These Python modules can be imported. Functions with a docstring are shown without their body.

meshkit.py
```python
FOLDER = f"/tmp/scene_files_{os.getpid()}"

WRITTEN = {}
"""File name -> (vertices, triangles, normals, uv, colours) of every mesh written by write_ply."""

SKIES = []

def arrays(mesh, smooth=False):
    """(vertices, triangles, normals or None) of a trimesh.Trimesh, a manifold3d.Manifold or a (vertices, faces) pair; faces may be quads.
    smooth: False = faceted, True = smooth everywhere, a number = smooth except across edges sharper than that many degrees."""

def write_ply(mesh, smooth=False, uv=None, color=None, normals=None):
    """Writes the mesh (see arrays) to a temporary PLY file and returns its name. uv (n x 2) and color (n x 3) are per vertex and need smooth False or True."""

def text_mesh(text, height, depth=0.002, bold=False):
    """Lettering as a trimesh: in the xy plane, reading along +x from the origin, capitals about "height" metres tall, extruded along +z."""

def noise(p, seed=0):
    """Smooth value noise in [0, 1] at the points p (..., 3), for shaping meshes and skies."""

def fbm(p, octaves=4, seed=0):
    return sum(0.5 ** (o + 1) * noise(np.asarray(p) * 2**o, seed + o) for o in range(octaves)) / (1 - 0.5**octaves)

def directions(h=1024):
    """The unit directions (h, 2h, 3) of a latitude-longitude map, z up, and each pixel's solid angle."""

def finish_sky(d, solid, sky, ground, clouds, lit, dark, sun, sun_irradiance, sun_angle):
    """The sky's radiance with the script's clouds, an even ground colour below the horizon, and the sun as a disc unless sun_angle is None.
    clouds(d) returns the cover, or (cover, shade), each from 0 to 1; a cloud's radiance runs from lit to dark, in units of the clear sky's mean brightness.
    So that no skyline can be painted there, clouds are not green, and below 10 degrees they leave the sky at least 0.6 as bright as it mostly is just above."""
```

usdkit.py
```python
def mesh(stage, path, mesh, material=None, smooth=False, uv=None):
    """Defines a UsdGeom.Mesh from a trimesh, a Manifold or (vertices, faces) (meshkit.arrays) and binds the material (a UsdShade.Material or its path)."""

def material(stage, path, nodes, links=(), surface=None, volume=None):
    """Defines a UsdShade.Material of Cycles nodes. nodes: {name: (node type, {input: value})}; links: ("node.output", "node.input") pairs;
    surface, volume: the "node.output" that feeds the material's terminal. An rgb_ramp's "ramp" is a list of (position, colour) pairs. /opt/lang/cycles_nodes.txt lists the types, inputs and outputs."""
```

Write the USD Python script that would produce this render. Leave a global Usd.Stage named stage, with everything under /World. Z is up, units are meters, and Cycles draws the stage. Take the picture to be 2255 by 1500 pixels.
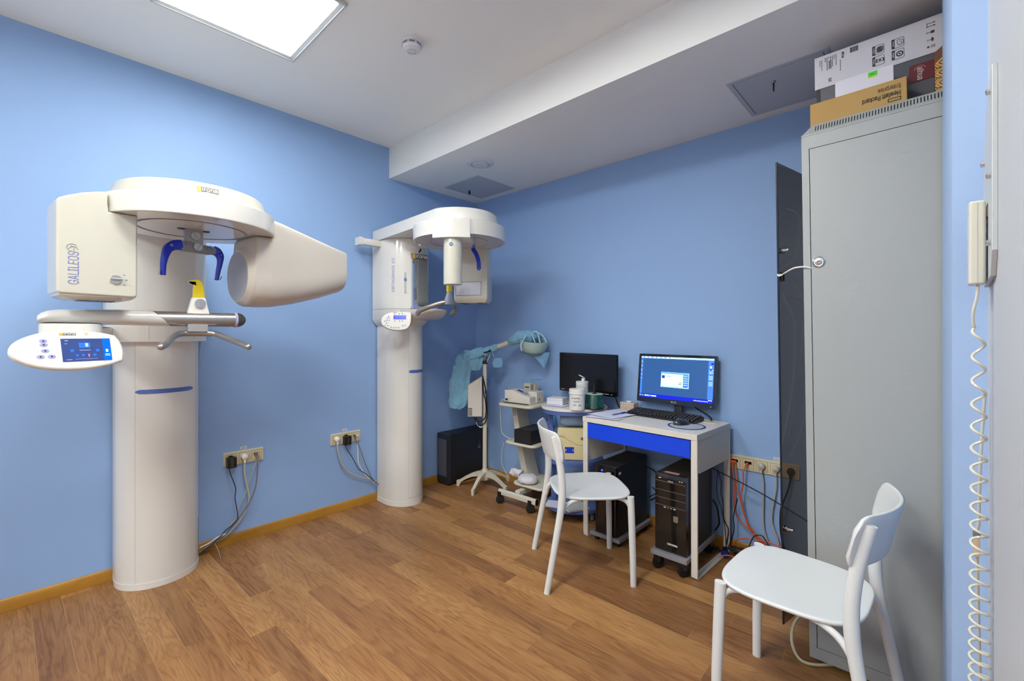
import math, random
import numpy as np
import trimesh
import shapely
from shapely.geometry import Polygon, box as sbox
from pxr import Usd, UsdGeom, Gf, Sdf
import usdkit, meshkit

random.seed(7)
rng = np.random.default_rng(7)
PI = math.pi
stage = Usd.Stage.CreateInMemory()
UsdGeom.SetStageUpAxis(stage, UsdGeom.Tokens.z)
UsdGeom.SetStageMetersPerUnit(stage, 1.0)
UsdGeom.Xform.Define(stage, '/World')
UsdGeom.Scope.Define(stage, '/World/Looks')

# ------------------------------------------------------------------ camera, exposure
YAW, FPX = 0.7523, 983.6
CAM_H = 1.27
cam = UsdGeom.Camera.Define(stage, '/World/camera')
cam.CreateHorizontalApertureAttr(36.0)
cam.CreateVerticalApertureAttr(36.0 * 1500 / 2255)
cam.CreateFocalLengthAttr(36.0 * FPX / 2255)
cam.CreateVerticalApertureOffsetAttr(-16.0 * 36.0 / 2255)
cam.CreateClippingRangeAttr(Gf.Vec2f(0.02, 100))
cam.CreateFStopAttr(0.0)
EXPOSURE = 0.74
cam.CreateExposureAttr(EXPOSURE)
rv, fv, uv = np.array([math.cos(YAW), math.sin(YAW), 0]), np.array([-math.sin(YAW), math.cos(YAW), 0]), np.array([0, 0, 1.0])
cam.AddTransformOp().Set(Gf.Matrix4d(*rv, 0, *uv, 0, *(-fv), 0, 0, 0, CAM_H, 1))
PANEL_STRENGTH, PANEL_STRENGTH_REST = 11.5, 22.0      # the LED ceiling panels are the only lights of the room; the one in view is the weakest

# ------------------------------------------------------------------ helpers
def lin(c):
    return tuple(((x / 255) / 12.92 if x / 255 <= 0.04045 else ((x / 255 + 0.055) / 1.055) ** 2.4) for x in c)

MATS = {}
def M(name, col=(200, 200, 200), rough=0.5, metal=0.0, spec=0.5, coat=0.0, bump=None, emit=0.0, trans=0.0, mottle=None, alpha=1.0, sheen=0.0):
    if name in MATS:
        return MATS[name]
    c = lin(col)
    p = dict(base_color=c, roughness=rough, metallic=metal, specular_ior_level=spec, coat_weight=coat, coat_roughness=0.06)
    if emit:
        p.update(emission_color=c, emission_strength=emit)
    if trans:
        p.update(transmission_weight=trans)
    if sheen:
        p.update(sheen_weight=sheen)
    if alpha < 1:
        p.update(alpha=alpha)
    nodes, links = {'p': ('principled_bsdf', p)}, []
    if bump or mottle:
        nodes['g'] = ('geometry', {})
    if bump:
        sc, st, di = bump
        nodes['n'] = ('noise_texture', {'scale': sc, 'detail': 3.0})
        nodes['b'] = ('bump', {'strength': st, 'distance': di})
        links += [('g.position', 'n.vector'), ('n.fac', 'b.height'), ('b.normal', 'p.normal')]
    if mottle:
        sc, col2 = mottle
        nodes['n2'] = ('noise_texture', {'scale': sc, 'detail': 4.0})
        nodes['r'] = ('rgb_ramp', {'ramp': [(0.35, c), (0.65, lin(col2))]})
        links += [('g.position', 'n2.vector'), ('n2.fac', 'r.fac'), ('r.color', 'p.base_color')]
    MATS[name] = usdkit.material(stage, '/World/Looks/' + name, nodes, links, surface='p.BSDF')
    return MATS[name]

USED = {}
def numbered(parent, name):
    k = (parent, name)
    n = USED.get(k, 0)
    USED[k] = n + 1
    return name if n == 0 else f'{name}_{n:03d}'

ORIGIN = {}
def tag(prim, label=None, cat=None, group=None, kind=None):
    for k, v in (('label', label), ('category', cat), ('group', group), ('kind', kind)):
        if v:
            prim.SetCustomDataByKey(k, v)

def thing(name, label, cat, loc=(0, 0, 0), rotz=0.0, group=None, roty=0.0, kind=None):
    path = '/World/' + numbered('/World', name)
    x = UsdGeom.Xform.Define(stage, path)
    x.AddTranslateOp().Set(Gf.Vec3d(*map(float, loc)))
    if rotz:
        x.AddRotateZOp().Set(float(rotz))
    if roty:
        x.AddRotateYOp().Set(float(roty))
    tag(x.GetPrim(), label, cat, group, kind)
    ORIGIN[path] = np.array(loc, float)
    return path

def obj(name, mesh, mat, parent='/World', world=False, smooth=32, label=None, cat=None, group=None, kind=None):
    """One Mesh prim. world: the mesh is in world coordinates and its thing's origin is taken off."""
    path = parent + '/' + numbered(parent, name)
    if isinstance(mesh, (list, tuple)):
        mesh = trimesh.util.concatenate([m for m in mesh])
    if world:
        o = ORIGIN.get(parent)
        if o is None:
            top = '/'.join(parent.split('/')[:3])
            o = ORIGIN.get(top, np.zeros(3))
        mesh = mesh.copy()
        mesh.apply_translation(-o)
    m = usdkit.mesh(stage, path, mesh, mat, smooth=smooth)
    tag(m.GetPrim(), label, cat, group, kind)
    return path

def struct(name, mesh, mat, parent='/World', smooth=False):
    p = obj(name, mesh, mat, parent, smooth=smooth)
    if parent == '/World':
        stage.GetPrimAtPath(p).SetCustomDataByKey('kind', 'structure')
    return p

def dup(src, label, loc, rotz=0.0, group=None, rotx=None):
    base = src.split('/')[-1]
    path = '/World/' + numbered('/World', base)
    x = UsdGeom.Xform.Define(stage, path)
    p = x.GetPrim()
    p.GetReferences().AddInternalReference(Sdf.Path(src))
    x.ClearXformOpOrder()
    x.AddTranslateOp(opSuffix='place').Set(Gf.Vec3d(*map(float, loc)))
    x.AddRotateZOp(opSuffix='place').Set(float(rotz))
    p.SetInstanceable(True)
    tag(p, label, None, group)
    return path

def tm(v, f):
    return trimesh.Trimesh(np.asarray(v, float), np.asarray(f, int), process=False)

def loft(secs, cap=True, closed=True):
    secs = np.asarray(secs, float)
    m, n = secs.shape[:2]
    v = secs.reshape(-1, 3)
    f = []
    for i in range(m - 1):
        for j in range(n if closed else n - 1):
            a, b = i * n + j, i * n + (j + 1) % n
            f += [(a, b, b + n), (a, b + n, a + n)]
    vs = [v]
    if cap and closed:
        k = len(v)
        vs += [secs[0].mean(0)[None], secs[-1].mean(0)[None]]
        for j in range(n):
            f.append((k, (j + 1) % n, j))
            o = (m - 1) * n
            f.append((k + 1, o + j, o + (j + 1) % n))
    t = tm(np.vstack(vs), f)
    if cap and closed and t.volume < 0:
        t.invert()
    return t

def rrect(w, h, r, n=5, c=(0, 0)):
    r = min(r, w / 2 - 1e-6, h / 2 - 1e-6)
    pts = []
    for cx, cy, a0 in ((w / 2 - r, h / 2 - r, 0), (-w / 2 + r, h / 2 - r, 90), (-w / 2 + r, -h / 2 + r, 180), (w / 2 - r, -h / 2 + r, 270)):
        for k in range(n):
            a = math.radians(a0 + 90 * k / (n - 1))
            pts.append((cx + r * math.cos(a) + c[0], cy + r * math.sin(a) + c[1]))
    return np.array(pts)

def inset(o, d):
    o = np.asarray(o, float)
    nx = np.roll(o, -1, 0) - np.roll(o, 1, 0)
    ln = np.hypot(nx[:, 0], nx[:, 1])[:, None] + 1e-12
    nrm = np.stack([-nx[:, 1], nx[:, 0]], 1) / ln
    a = 0.5 * np.sum(o[:, 0] * np.roll(o[:, 1], -1) - np.roll(o[:, 0], -1) * o[:, 1])
    return o + nrm * d * (1 if a > 0 else -1)

def prism(o, z0, z1, b=0.0, seg=2):
    """Outline o (N,2) from z0 to z1 with rounded top and bottom edges of radius b."""
    o = np.asarray(o, float)
    def at(p, z):
        return np.column_stack([p, np.full(len(p), z)])
    if b <= 0:
        return loft([at(o, z0), at(o, z1)])
    secs = []
    for k in range(seg + 1):
        a = PI / 2 * k / seg
        secs.append(at(inset(o, b * (1 - math.sin(a))), z0 + b * (1 - math.cos(a))))
    for k in range(seg + 1):
        a = PI / 2 * (1 - k / seg)
        secs.append(at(inset(o, b * (1 - math.sin(a))), z1 - b * (1 - math.cos(a))))
    return loft(secs)

def poly_prism(poly, z0, z1):
    """Sharp prism of a shapely polygon (with holes)."""
    out = []
    for g in getattr(poly, 'geoms', [poly]):
        if g.is_empty or g.area < 1e-9:
            continue
        m = trimesh.creation.extrude_polygon(g, z1 - z0, engine='earcut')
        m.apply_translation((0, 0, z0))
        out.append(m)
    return trimesh.util.concatenate(out)

def rot(ax, deg):
    return trimesh.transformations.rotation_matrix(math.radians(deg), ax)

def put(m, loc=(0, 0, 0), rz=0, rx=0, ry=0):
    m = m.copy()
    if rx: m.apply_transform(rot((1, 0, 0), rx))
    if ry: m.apply_transform(rot((0, 1, 0), ry))
    if rz: m.apply_transform(rot((0, 0, 1), rz))
    m.apply_translation(loc)
    return m

def frame(m, o, ex, ey, ez):
    """Local axes of m to world directions."""
    T = np.eye(4)
    T[:3, 0], T[:3, 1], T[:3, 2], T[:3, 3] = ex, ey, ez, o
    m = m.copy()
    m.apply_transform(T)
    if np.linalg.det(T[:3, :3]) < 0:
        m.invert()
    return m

def bx(x0, x1, y0, y1, z0, z1, b=0.0):
    """Box by its bounds, edges chamfered by b."""
    if b <= 0:
        return put(trimesh.creation.box((x1 - x0, y1 - y0, z1 - z0)), ((x0 + x1) / 2, (y0 + y1) / 2, (z0 + z1) / 2))
    return put(prism(rrect(x1 - x0, y1 - y0, b, 3), z0, z1, b, 2), ((x0 + x1) / 2, (y0 + y1) / 2, 0))

def circle(r, n=32, c=(0, 0), ry=None):
    a = np.arange(n) * 2 * PI / n
    return np.column_stack([c[0] + r * np.cos(a), c[1] + (ry or r) * np.sin(a)])

def lathe(prof, n=32):
    secs = [np.column_stack([circle(max(r, 1e-5), n), np.full(n, z)]) for r, z in prof]
    return loft(secs)

def catmull(p, k=8):
    p = np.asarray(p, float)
    if len(p) < 3:
        return np.vstack([p[0] + (p[-1] - p[0]) * t for t in np.linspace(0, 1, 3)])
    q = np.vstack([2 * p[0] - p[1], p, 2 * p[-1] - p[-2]])
    out = []
    for i in range(len(p) - 1):
        a, b, c, d = q[i:i + 4]
        for t in np.arange(k) / k:
            out.append(0.5 * (2 * b + (c - a) * t + (2 * a - 5 * b + 4 * c - d) * t * t + (3 * b - a - 3 * c + d) * t ** 3))
    return np.vstack(out + [p[-1]])

def sweep(path, section, scale=None, up=None):
    """section (N,2) swept along path (M,3) with parallel transported frames."""
    path = np.asarray(path, float)
    m = len(path)
    t = np.gradient(path, axis=0)
    t /= np.linalg.norm(t, axis=1, keepdims=True) + 1e-12
    a = np.asarray(up, float) if up is not None else (np.array([0, 0, 1.0]) if abs(t[0, 2]) < 0.9 else np.array([1.0, 0, 0]))
    secs = []
    for i in range(m):
        a = a - t[i] * (a @ t[i])
        a /= np.linalg.norm(a) + 1e-12
        b = np.cross(t[i], a)
        s = section * (1 if scale is None else (scale[i] if np.ndim(scale[i]) == 0 else np.asarray(scale[i])))
        secs.append(path[i] + s[:, :1] * a + s[:, 1:] * b)
    return loft(secs)

def tube(p, r, n=8, k=6, smooth=True):
    path = catmull(p, k) if smooth else np.asarray(p, float)
    if np.ndim(r):
        rr = np.interp(np.linspace(0, 1, len(path)), np.linspace(0, 1, len(r)), r)
        return sweep(path, circle(1, n), list(rr))
    return sweep(path, circle(r, n))

def ball(c, r, sub=2):
    m = trimesh.creation.icosphere(sub, r)
    m.apply_translation(c)
    return m

def text(s, h, o, ex, ey, depth=0.0006, bold=False, center=False, width=None):
    """Lettering lying on the plane of ex, ey at o, raised along ex x ey."""
    m = meshkit.text_mesh(s, h, depth, bold)
    if width:
        m.apply_scale((width / (m.bounds[1][0] - m.bounds[0][0]), 1, 1))
    if center:
        m.apply_translation((-m.bounds.mean(0)[0], -h / 2, 0))
    ex, ey = np.asarray(ex, float), np.asarray(ey, float)
    return frame(m, o, ex, ey, np.cross(ex, ey))

def plate(w, h, o, ex, ey, d=0.001, r=0.0, z=0.0):
    """Thin plate centred at o in the plane of ex, ey."""
    m = prism(rrect(w, h, r, 4), z, z + d) if r else put(trimesh.creation.box((w, h, d)), (0, 0, z + d / 2))
    ex, ey = np.asarray(ex, float), np.asarray(ey, float)
    return frame(m, o, ex, ey, np.cross(ex, ey))

def knob_screw(r, o, n, up, depth=0.006):
    """Round slotted screw head facing n."""
    n, up = np.asarray(n, float), np.asarray(up, float)
    disc = Polygon(circle(r, 24)).difference(sbox(-r * 0.12, -r * 0.8, r * 0.12, r * 0.8))
    m = trimesh.util.concatenate([poly_prism(Polygon(circle(r, 24)), 0, depth * 0.5), poly_prism(disc, depth * 0.5, depth)])
    return frame(m, o, np.cross(up, n), up, n)

# ------------------------------------------------------------------ materials
m_blue = M('blue_wall_paint', (148, 181, 228), 0.55, spec=0.35, bump=(260, 0.12, 0.002))
m_white_ceiling = M('white_ceiling_paint', (241, 242, 240), 0.7, spec=0.3, bump=(180, 0.05, 0.002))
m_grey_wall = M('pale_grey_wall_paint', (188, 190, 194), 0.45, bump=(40, 0.08, 0.003))
m_skirt = None
m_cream = M('cream_enamel', (207, 204, 190), 0.22, coat=0.35)
m_white = M('white_enamel', (222, 220, 215), 0.2, coat=0.4)
m_column = M('column_enamel', (226, 224, 218), 0.25, coat=0.3)
m_silver = M('satin_silver', (172, 170, 168), 0.32, metal=0.85)
m_steel = M('bright_steel', (205, 205, 205), 0.2, metal=1.0)
m_greyplastic = M('mid_grey_plastic', (128, 130, 138), 0.42)
m_ltgrey = M('light_grey_plastic', (180, 182, 184), 0.4)
m_dark = M('dark_recess', (18, 18, 20), 0.6)
m_black = M('black_plastic', (20, 21, 24), 0.38)
m_gloss_black = M('glossy_black_plastic', (14, 13, 13), 0.12, coat=0.5)
m_blk_metal = M('black_painted_steel', (24, 25, 29), 0.45, bump=(300, 0.05, 0.001))
m_rubber = M('black_rubber', (17, 17, 18), 0.6)
m_royal = M('royal_blue_plastic', (14, 42, 190), 0.3, coat=0.3)
m_accent = M('slate_blue_accent', (88, 112, 186), 0.4)
m_label_blue = M('pale_violet_print', (126, 134, 190), 0.5)
m_yellow = M('yellow_plastic', (226, 200, 14), 0.35)
m_orange = M('amber_print', (240, 188, 60), 0.5)
m_logo_grey = M('brown_grey_print', (96, 88, 74), 0.5)
m_print_white = M('white_print', (240, 238, 232), 0.5)
m_print_black = M('black_print', (30, 30, 33), 0.55)
m_chair = M('white_moulded_plastic', (220, 221, 219), 0.42, spec=0.4)
m_desk = M('warm_white_laminate', (222, 216, 206), 0.4)
m_deskmetal = M('white_powder_coat', (222, 216, 206), 0.35)
m_drawer = M('cobalt_blue_laminate', (10, 70, 226), 0.35)
m_rack = M('light_grey_textured_paint', (166, 169, 167), 0.42, bump=(420, 0.25, 0.002))
m_rack_in = M('rack_shadow_gap', (40, 41, 43), 0.6)
m_socket = M('beige_switch_plastic', (216, 203, 170), 0.35)
m_cable_grey = M('grey_cable_sheath', (186, 182, 172), 0.5)
m_cable_dgrey = M('dark_grey_cable_sheath', (112, 112, 112), 0.5)
m_cable_black = M('black_cable_sheath', (16, 17, 24), 0.5)
m_cable_orange = M('orange_cable_sheath', (224, 92, 36), 0.45)
m_cart = M('ivory_coated_steel', (214, 208, 190), 0.4)
m_navy = M('slate_blue_steel', (82, 104, 168), 0.45)
m_paper = M('white_paper', (216, 217, 234), 0.8)
m_card = M('white_carton', (222, 220, 226), 0.5)
m_carton_dark = M('charcoal_printed_carton', (92, 92, 100), 0.45)
m_kraft = M('brown_corrugated_card', (190, 152, 92), 0.8, bump=(160, 0.1, 0.002))
m_cloth = M('light_blue_gown_fabric', (126, 178, 208), 0.9, sheen=0.3, bump=(70, 0.5, 0.01))
m_screen_off = M('dark_screen_glass', (22, 23, 28), 0.2)
m_mirror = M('mirror_glass', (225, 228, 228), 0.02, metal=1.0)
m_alu = M('anodised_frame', (190, 193, 194), 0.4, metal=0.15)
m_diff = usdkit.material(stage, '/World/Looks/lit_diffuser', {'e': ('emission', {'color': (0.965, 0.98, 0.94), 'strength': PANEL_STRENGTH})}, [], surface='e.emission')
m_diff_rest = usdkit.material(stage, '/World/Looks/lit_diffuser_rest', {'e': ('emission', {'color': (0.965, 0.98, 0.94), 'strength': PANEL_STRENGTH_REST})}, [], surface='e.emission')

def wood(name, dark, mid, light, off, ang=-1.9, ring=16.0, rough=0.42, stretch=(0.85, 6.5), axis='x'):
    """Oak grain along x (turned by ang): contour rings of a stretched noise plus fine fibres."""
    n = {
        'g': ('geometry', {}),
        'm': ('mapping', {'rotation': (0, 0, math.radians(ang)), 'location': off}),
        'm1': ('mapping', {'scale': (stretch[0], stretch[1], 1.0)}),
        'n1': ('noise_texture', {'scale': 1.35, 'detail': 4.0, 'roughness': 0.5, 'distortion': 0.35}),
        'k': ('math', {'math_type': 'multiply', 'value2': ring * 2 * PI}),
        's': ('math', {'math_type': 'sine'}),
        'ma': ('map_range', {'from_min': -1.0, 'from_max': 1.0, 'to_min': 0.0, 'to_max': 1.0}),
        'pw': ('math', {'math_type': 'power', 'value2': 0.45}),
        'm2': ('mapping', {'scale': (6.0, 190.0, 1.0)}),
        'n2': ('noise_texture', {'scale': 1.0, 'detail': 3.0, 'roughness': 0.6}),
        'm3': ('mapping', {'scale': (1.3, 12.0, 1.0)}),
        'n3': ('noise_texture', {'scale': 1.0, 'detail': 2.0}),
        'a': ('math', {'math_type': 'multiply', 'value2': 0.17}),
        'b': ('math', {'math_type': 'multiply_add', 'value2': 0.48}),
        'c': ('math', {'math_type': 'multiply_add', 'value2': 0.42}),
        'r': ('rgb_ramp', {'ramp': [(0.28, lin(dark)), (0.52, lin(mid)), (0.80, lin(light))]}),
        'bm': ('bump', {'strength': 0.12, 'distance': 0.002}),
        'p': ('principled_bsdf', {'roughness': rough, 'specular_ior_level': 0.4}),
    }
    l = [('g.position', 'm.vector'), ('m.vector', 'm1.vector'), ('m1.vector', 'n1.vector'), ('n1.fac', 'k.value1'), ('k.value', 's.value1'), ('s.value', 'ma.value'),
         ('m.vector', 'm2.vector'), ('m2.vector', 'n2.vector'), ('m.vector', 'm3.vector'), ('m3.vector', 'n3.vector'),
         ('ma.result', 'pw.value1'), ('pw.value', 'a.value1'), ('n2.fac', 'b.value1'), ('a.value', 'b.value3'), ('n3.fac', 'c.value1'), ('b.value', 'c.value3'),
         ('c.value', 'r.fac'), ('r.color', 'p.base_color'), ('n2.fac', 'bm.height'), ('bm.normal', 'p.normal')]
    MATS[name] = usdkit.material(stage, '/World/Looks/' + name, n, l, surface='p.BSDF')
    return MATS[name]

TONES = [tuple(tuple(int(c * f_) for c, f_ in zip(q, (0.91, 0.88, 0.80))) for q in z_) for z_ in [((120, 82, 52), (160, 114, 74), (190, 146, 100)), ((132, 92, 58), (172, 126, 82), (202, 158, 110)), ((108, 74, 48), (148, 104, 68), (178, 134, 92)),
         ((126, 86, 54), (166, 118, 76), (196, 150, 104)), ((142, 98, 62), (182, 134, 88), (208, 166, 116)), ((116, 78, 50), (154, 108, 70), (186, 140, 96))]]
PLANK = [wood(f'oak_plank_tone_{i}', *TONES[i % 6], off=(i * 3.71, i * 2.37, i * 1.9), ring=(15, 22, 9)[i % 3], stretch=((0.9, 7.0), (0.7, 5.0), (1.1, 9.0))[i % 3]) for i in range(12)]
m_skirt = wood('golden_oak_skirting', (150, 104, 34), (176, 126, 48), (196, 148, 66), off=(0, 0, 0), ang=0, ring=4, stretch=(0.6, 0.6), rough=0.35)
m_skirt_y = wood('golden_oak_skirting_turned', (150, 104, 34), (176, 126, 48), (196, 148, 66), off=(0, 0, 0), ang=90, ring=4, stretch=(0.6, 0.6), rough=0.35)
m_floorbase = M('pale_floor_joint', (184, 150, 108), 0.6)

# ------------------------------------------------------------------ the room
XW, YB, ZC, ZS, YS = -3.082, 2.802, 2.716, 2.476, 1.89      # left wall, back wall, ceiling, soffit underside, soffit front
XR, YR, YF = 0.08, 1.23, -3.2                                # right wall, its end by the pier, wall behind the camera
floor = struct('floor', bx(XW - 0.1, 0.4, YF - 0.1, YB + 0.1, -0.08, -0.0005), m_floorbase)
ROWP, ROW0, PLEN, A = 0.0997, 0.687, 0.966, math.radians(1.9)
known = {0: -2.07, 1: -2.39, 2: -1.72, 3: -2.231, 4: -1.924, 5: -1.529, 6: -1.836, 7: -2.148, 8: -1.666, 9: -2.103, 10: -1.58, 11: -1.9}
room = sbox(XW, YF, 0.32, YB)
ca, sa = math.cos(A), math.sin(A)
tone = 0
for k in range(-40, 24):
    y0 = ROW0 + k * ROWP
    xj = known.get(k, -2.0 + rng.uniform(0, PLEN))
    yj = y0 + 0.0332 * abs(xj) * -1
    xj = xj * ca + yj * sa
    for i in range(-4, 6):
        a0 = xj + i * PLEN
        quad = np.array([(a0, y0), (a0 + PLEN, y0), (a0 + PLEN, y0 + ROWP), (a0, y0 + ROWP)])
        quad = np.column_stack([quad[:, 0] * ca - quad[:, 1] * sa, quad[:, 0] * sa + quad[:, 1] * ca])
        g = Polygon(quad).buffer(-0.00055, join_style=2).intersection(room)
        if g.is_empty or g.area < 0.0008 or g.geom_type != 'Polygon':
            continue
        o = np.array(g.exterior.coords)[:-1]
        if Polygon(o).exterior.is_ccw is False:
            o = o[::-1]
        obj('plank', prism(o, -0.002, 0.0), PLANK[(tone := (tone + int(rng.integers(2, 5))) % len(PLANK))], floor, smooth=False)
ceiling = struct('ceiling', bx(XW - 0.1, 0.4, YF - 0.1, YB + 0.1, ZC, ZC + 0.1), m_white_ceiling)
obj('soffit', bx(XW, 0.4, YS, YB, ZS, ZC), m_white_ceiling, ceiling, smooth=False)
struct('wall_left', bx(XW - 0.1, XW, YF - 0.1, YB + 0.1, 0, ZC), m_blue)
struct('wall_back', bx(XW, 0.4, YB, YB + 0.1, 0, ZC), m_blue)
struct('wall_front', bx(XW, 0.4, YF - 0.1, YF, 0, ZC), m_grey_wall)
struct('wall_right', bx(XR, 0.4, YF, YR, 0, ZC), m_grey_wall)
m_pier = M('pale_blue_wall_paint', (160, 186, 224), 0.5, bump=(220, 0.08, 0.002))
pier = prism(np.array([(0.0315, YR), (0.4, YR), (0.4, 2.035), (0.0295, 2.035)]), 0, ZS)
struct('wall_right', pier, m_pier)
struct('wall_right', bx(0.33, 0.4, 2.035, YB, 0, ZS), m_blue)
sk = np.array([(0, 0), (0.0125, 0), (0.0135, 0.006), (0.012, 0.04), (0.009, 0.054), (0.004, 0.059), (0, 0.059)])
def skirting(p0, p1, nrm):
    p0, p1, nrm = map(np.array, (p0, p1, nrm))
    return loft([np.column_stack([p[0] + sk[:, 0] * nrm[0], p[1] + sk[:, 0] * nrm[1], sk[:, 1]]) for p in (p0, p1)])
struct('baseboard_left', skirting((XW, YF), (XW, YB), (1, 0)), m_skirt_y, smooth=40)
struct('baseboard_back', skirting((XW + 0.0136, YB), (0.33, YB), (0, -1)), m_skirt, smooth=40)

# ------------------------------------------------------------------ ceiling things
def light_panel(label, x, y, w=0.598, m_d=m_diff):
    t = thing('ceiling_light', label, 'ceiling light', (x, y, ZC - 0.012))
    o = rrect(w, w, 0.002, 2)
    i0, i1 = inset(o, 0.013), inset(o, 0.028)
    z = lambda p, h: np.column_stack([p, np.full(len(p), h)])
    fr = loft([z(o, 0.012), z(o, -0.001), z(inset(o, 0.004), -0.005), z(inset(o, 0.010), -0.004), z(inset(o, 0.0115), -0.002), z(i1, 0.004), z(i1, 0.012)], cap=False)
    obj('frame', fr, m_alu, t, smooth=False)
    obj('diffuser', bx(-w / 2 + 0.027, w / 2 - 0.027, -w / 2 + 0.027, w / 2 - 0.027, 0.006, 0.011), m_d, t, smooth=False)
    return t
light_panel('square flush LED ceiling panel, lit, in a silver frame', -2.157, 0.637)
for lb, x_, y_ in (('square LED ceiling panel above the open floor, out of view over the camera', -0.957, 0.637), ('square LED ceiling panel behind the camera by the right wall', -0.957, -0.80), ('rearmost square LED ceiling panel by the left wall', -2.157, -2.2), ('rearmost square LED ceiling panel by the right wall', -0.957, -2.2)):
    light_panel(lb, x_, y_, m_d=m_diff_rest)

t = thing('smoke_detector', 'round white smoke detector on the ceiling beside the lit panel', 'smoke detector', (-1.872, 1.275, ZC))
m_sm = M('white_detector_plastic', (222, 222, 230), 0.4)
obj('base', lathe([(0.001, 0), (0.05, 0), (0.05, -0.012), (0.046, -0.016), (0.001, -0.016)]), m_sm, t)
obj('body', lathe([(0.044, -0.012), (0.046, -0.018), (0.046, -0.03), (0.042, -0.042), (0.03, -0.05), (0.012, -0.053), (0.001, -0.053)]), m_sm, t)
for k in range(8):
    a = k * PI / 4 + 0.2
    obj('vent_slot', frame(bx(-0.013, 0.013, -0.004, 0.004, 0, 0.0015), (0.0455 * math.cos(a), 0.0455 * math.sin(a), -0.026), (-math.sin(a), math.cos(a), 0), (0, 0, 1), (math.cos(a), math.sin(a), 0)), m_greyplastic, t)
obj('centre_ring', loft([np.column_stack([circle(r, 24), np.full(24, z)]) for r, z in ((0.019, -0.0515), (0.0205, -0.0535), (0.022, -0.0525))], cap=False), m_ltgrey, t)
obj('lamp_tip', ball((0, 0, -0.0535), 0.003, 1), m_sm, t)

t = thing('ceiling_vent', 'round white air vent in the soffit above the tall panoramic unit', 'air vent', (-2.325, 2.155, ZS))
obj('flange', lathe([(0.062, 0.0), (0.098, 0.0), (0.098, -0.004), (0.08, -0.009), (0.066, -0.012), (0.062, -0.004)], 40), m_sm, t)
obj('throat', lathe([(0.001, -0.001), (0.064, -0.001), (0.064, -0.003), (0.001, -0.003)], 40), m_dark, t)
obj('cone', lathe([(0.052, -0.006), (0.055, -0.012), (0.053, -0.019), (0.04, -0.022), (0.001, -0.022)], 40), m_sm, t)

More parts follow.
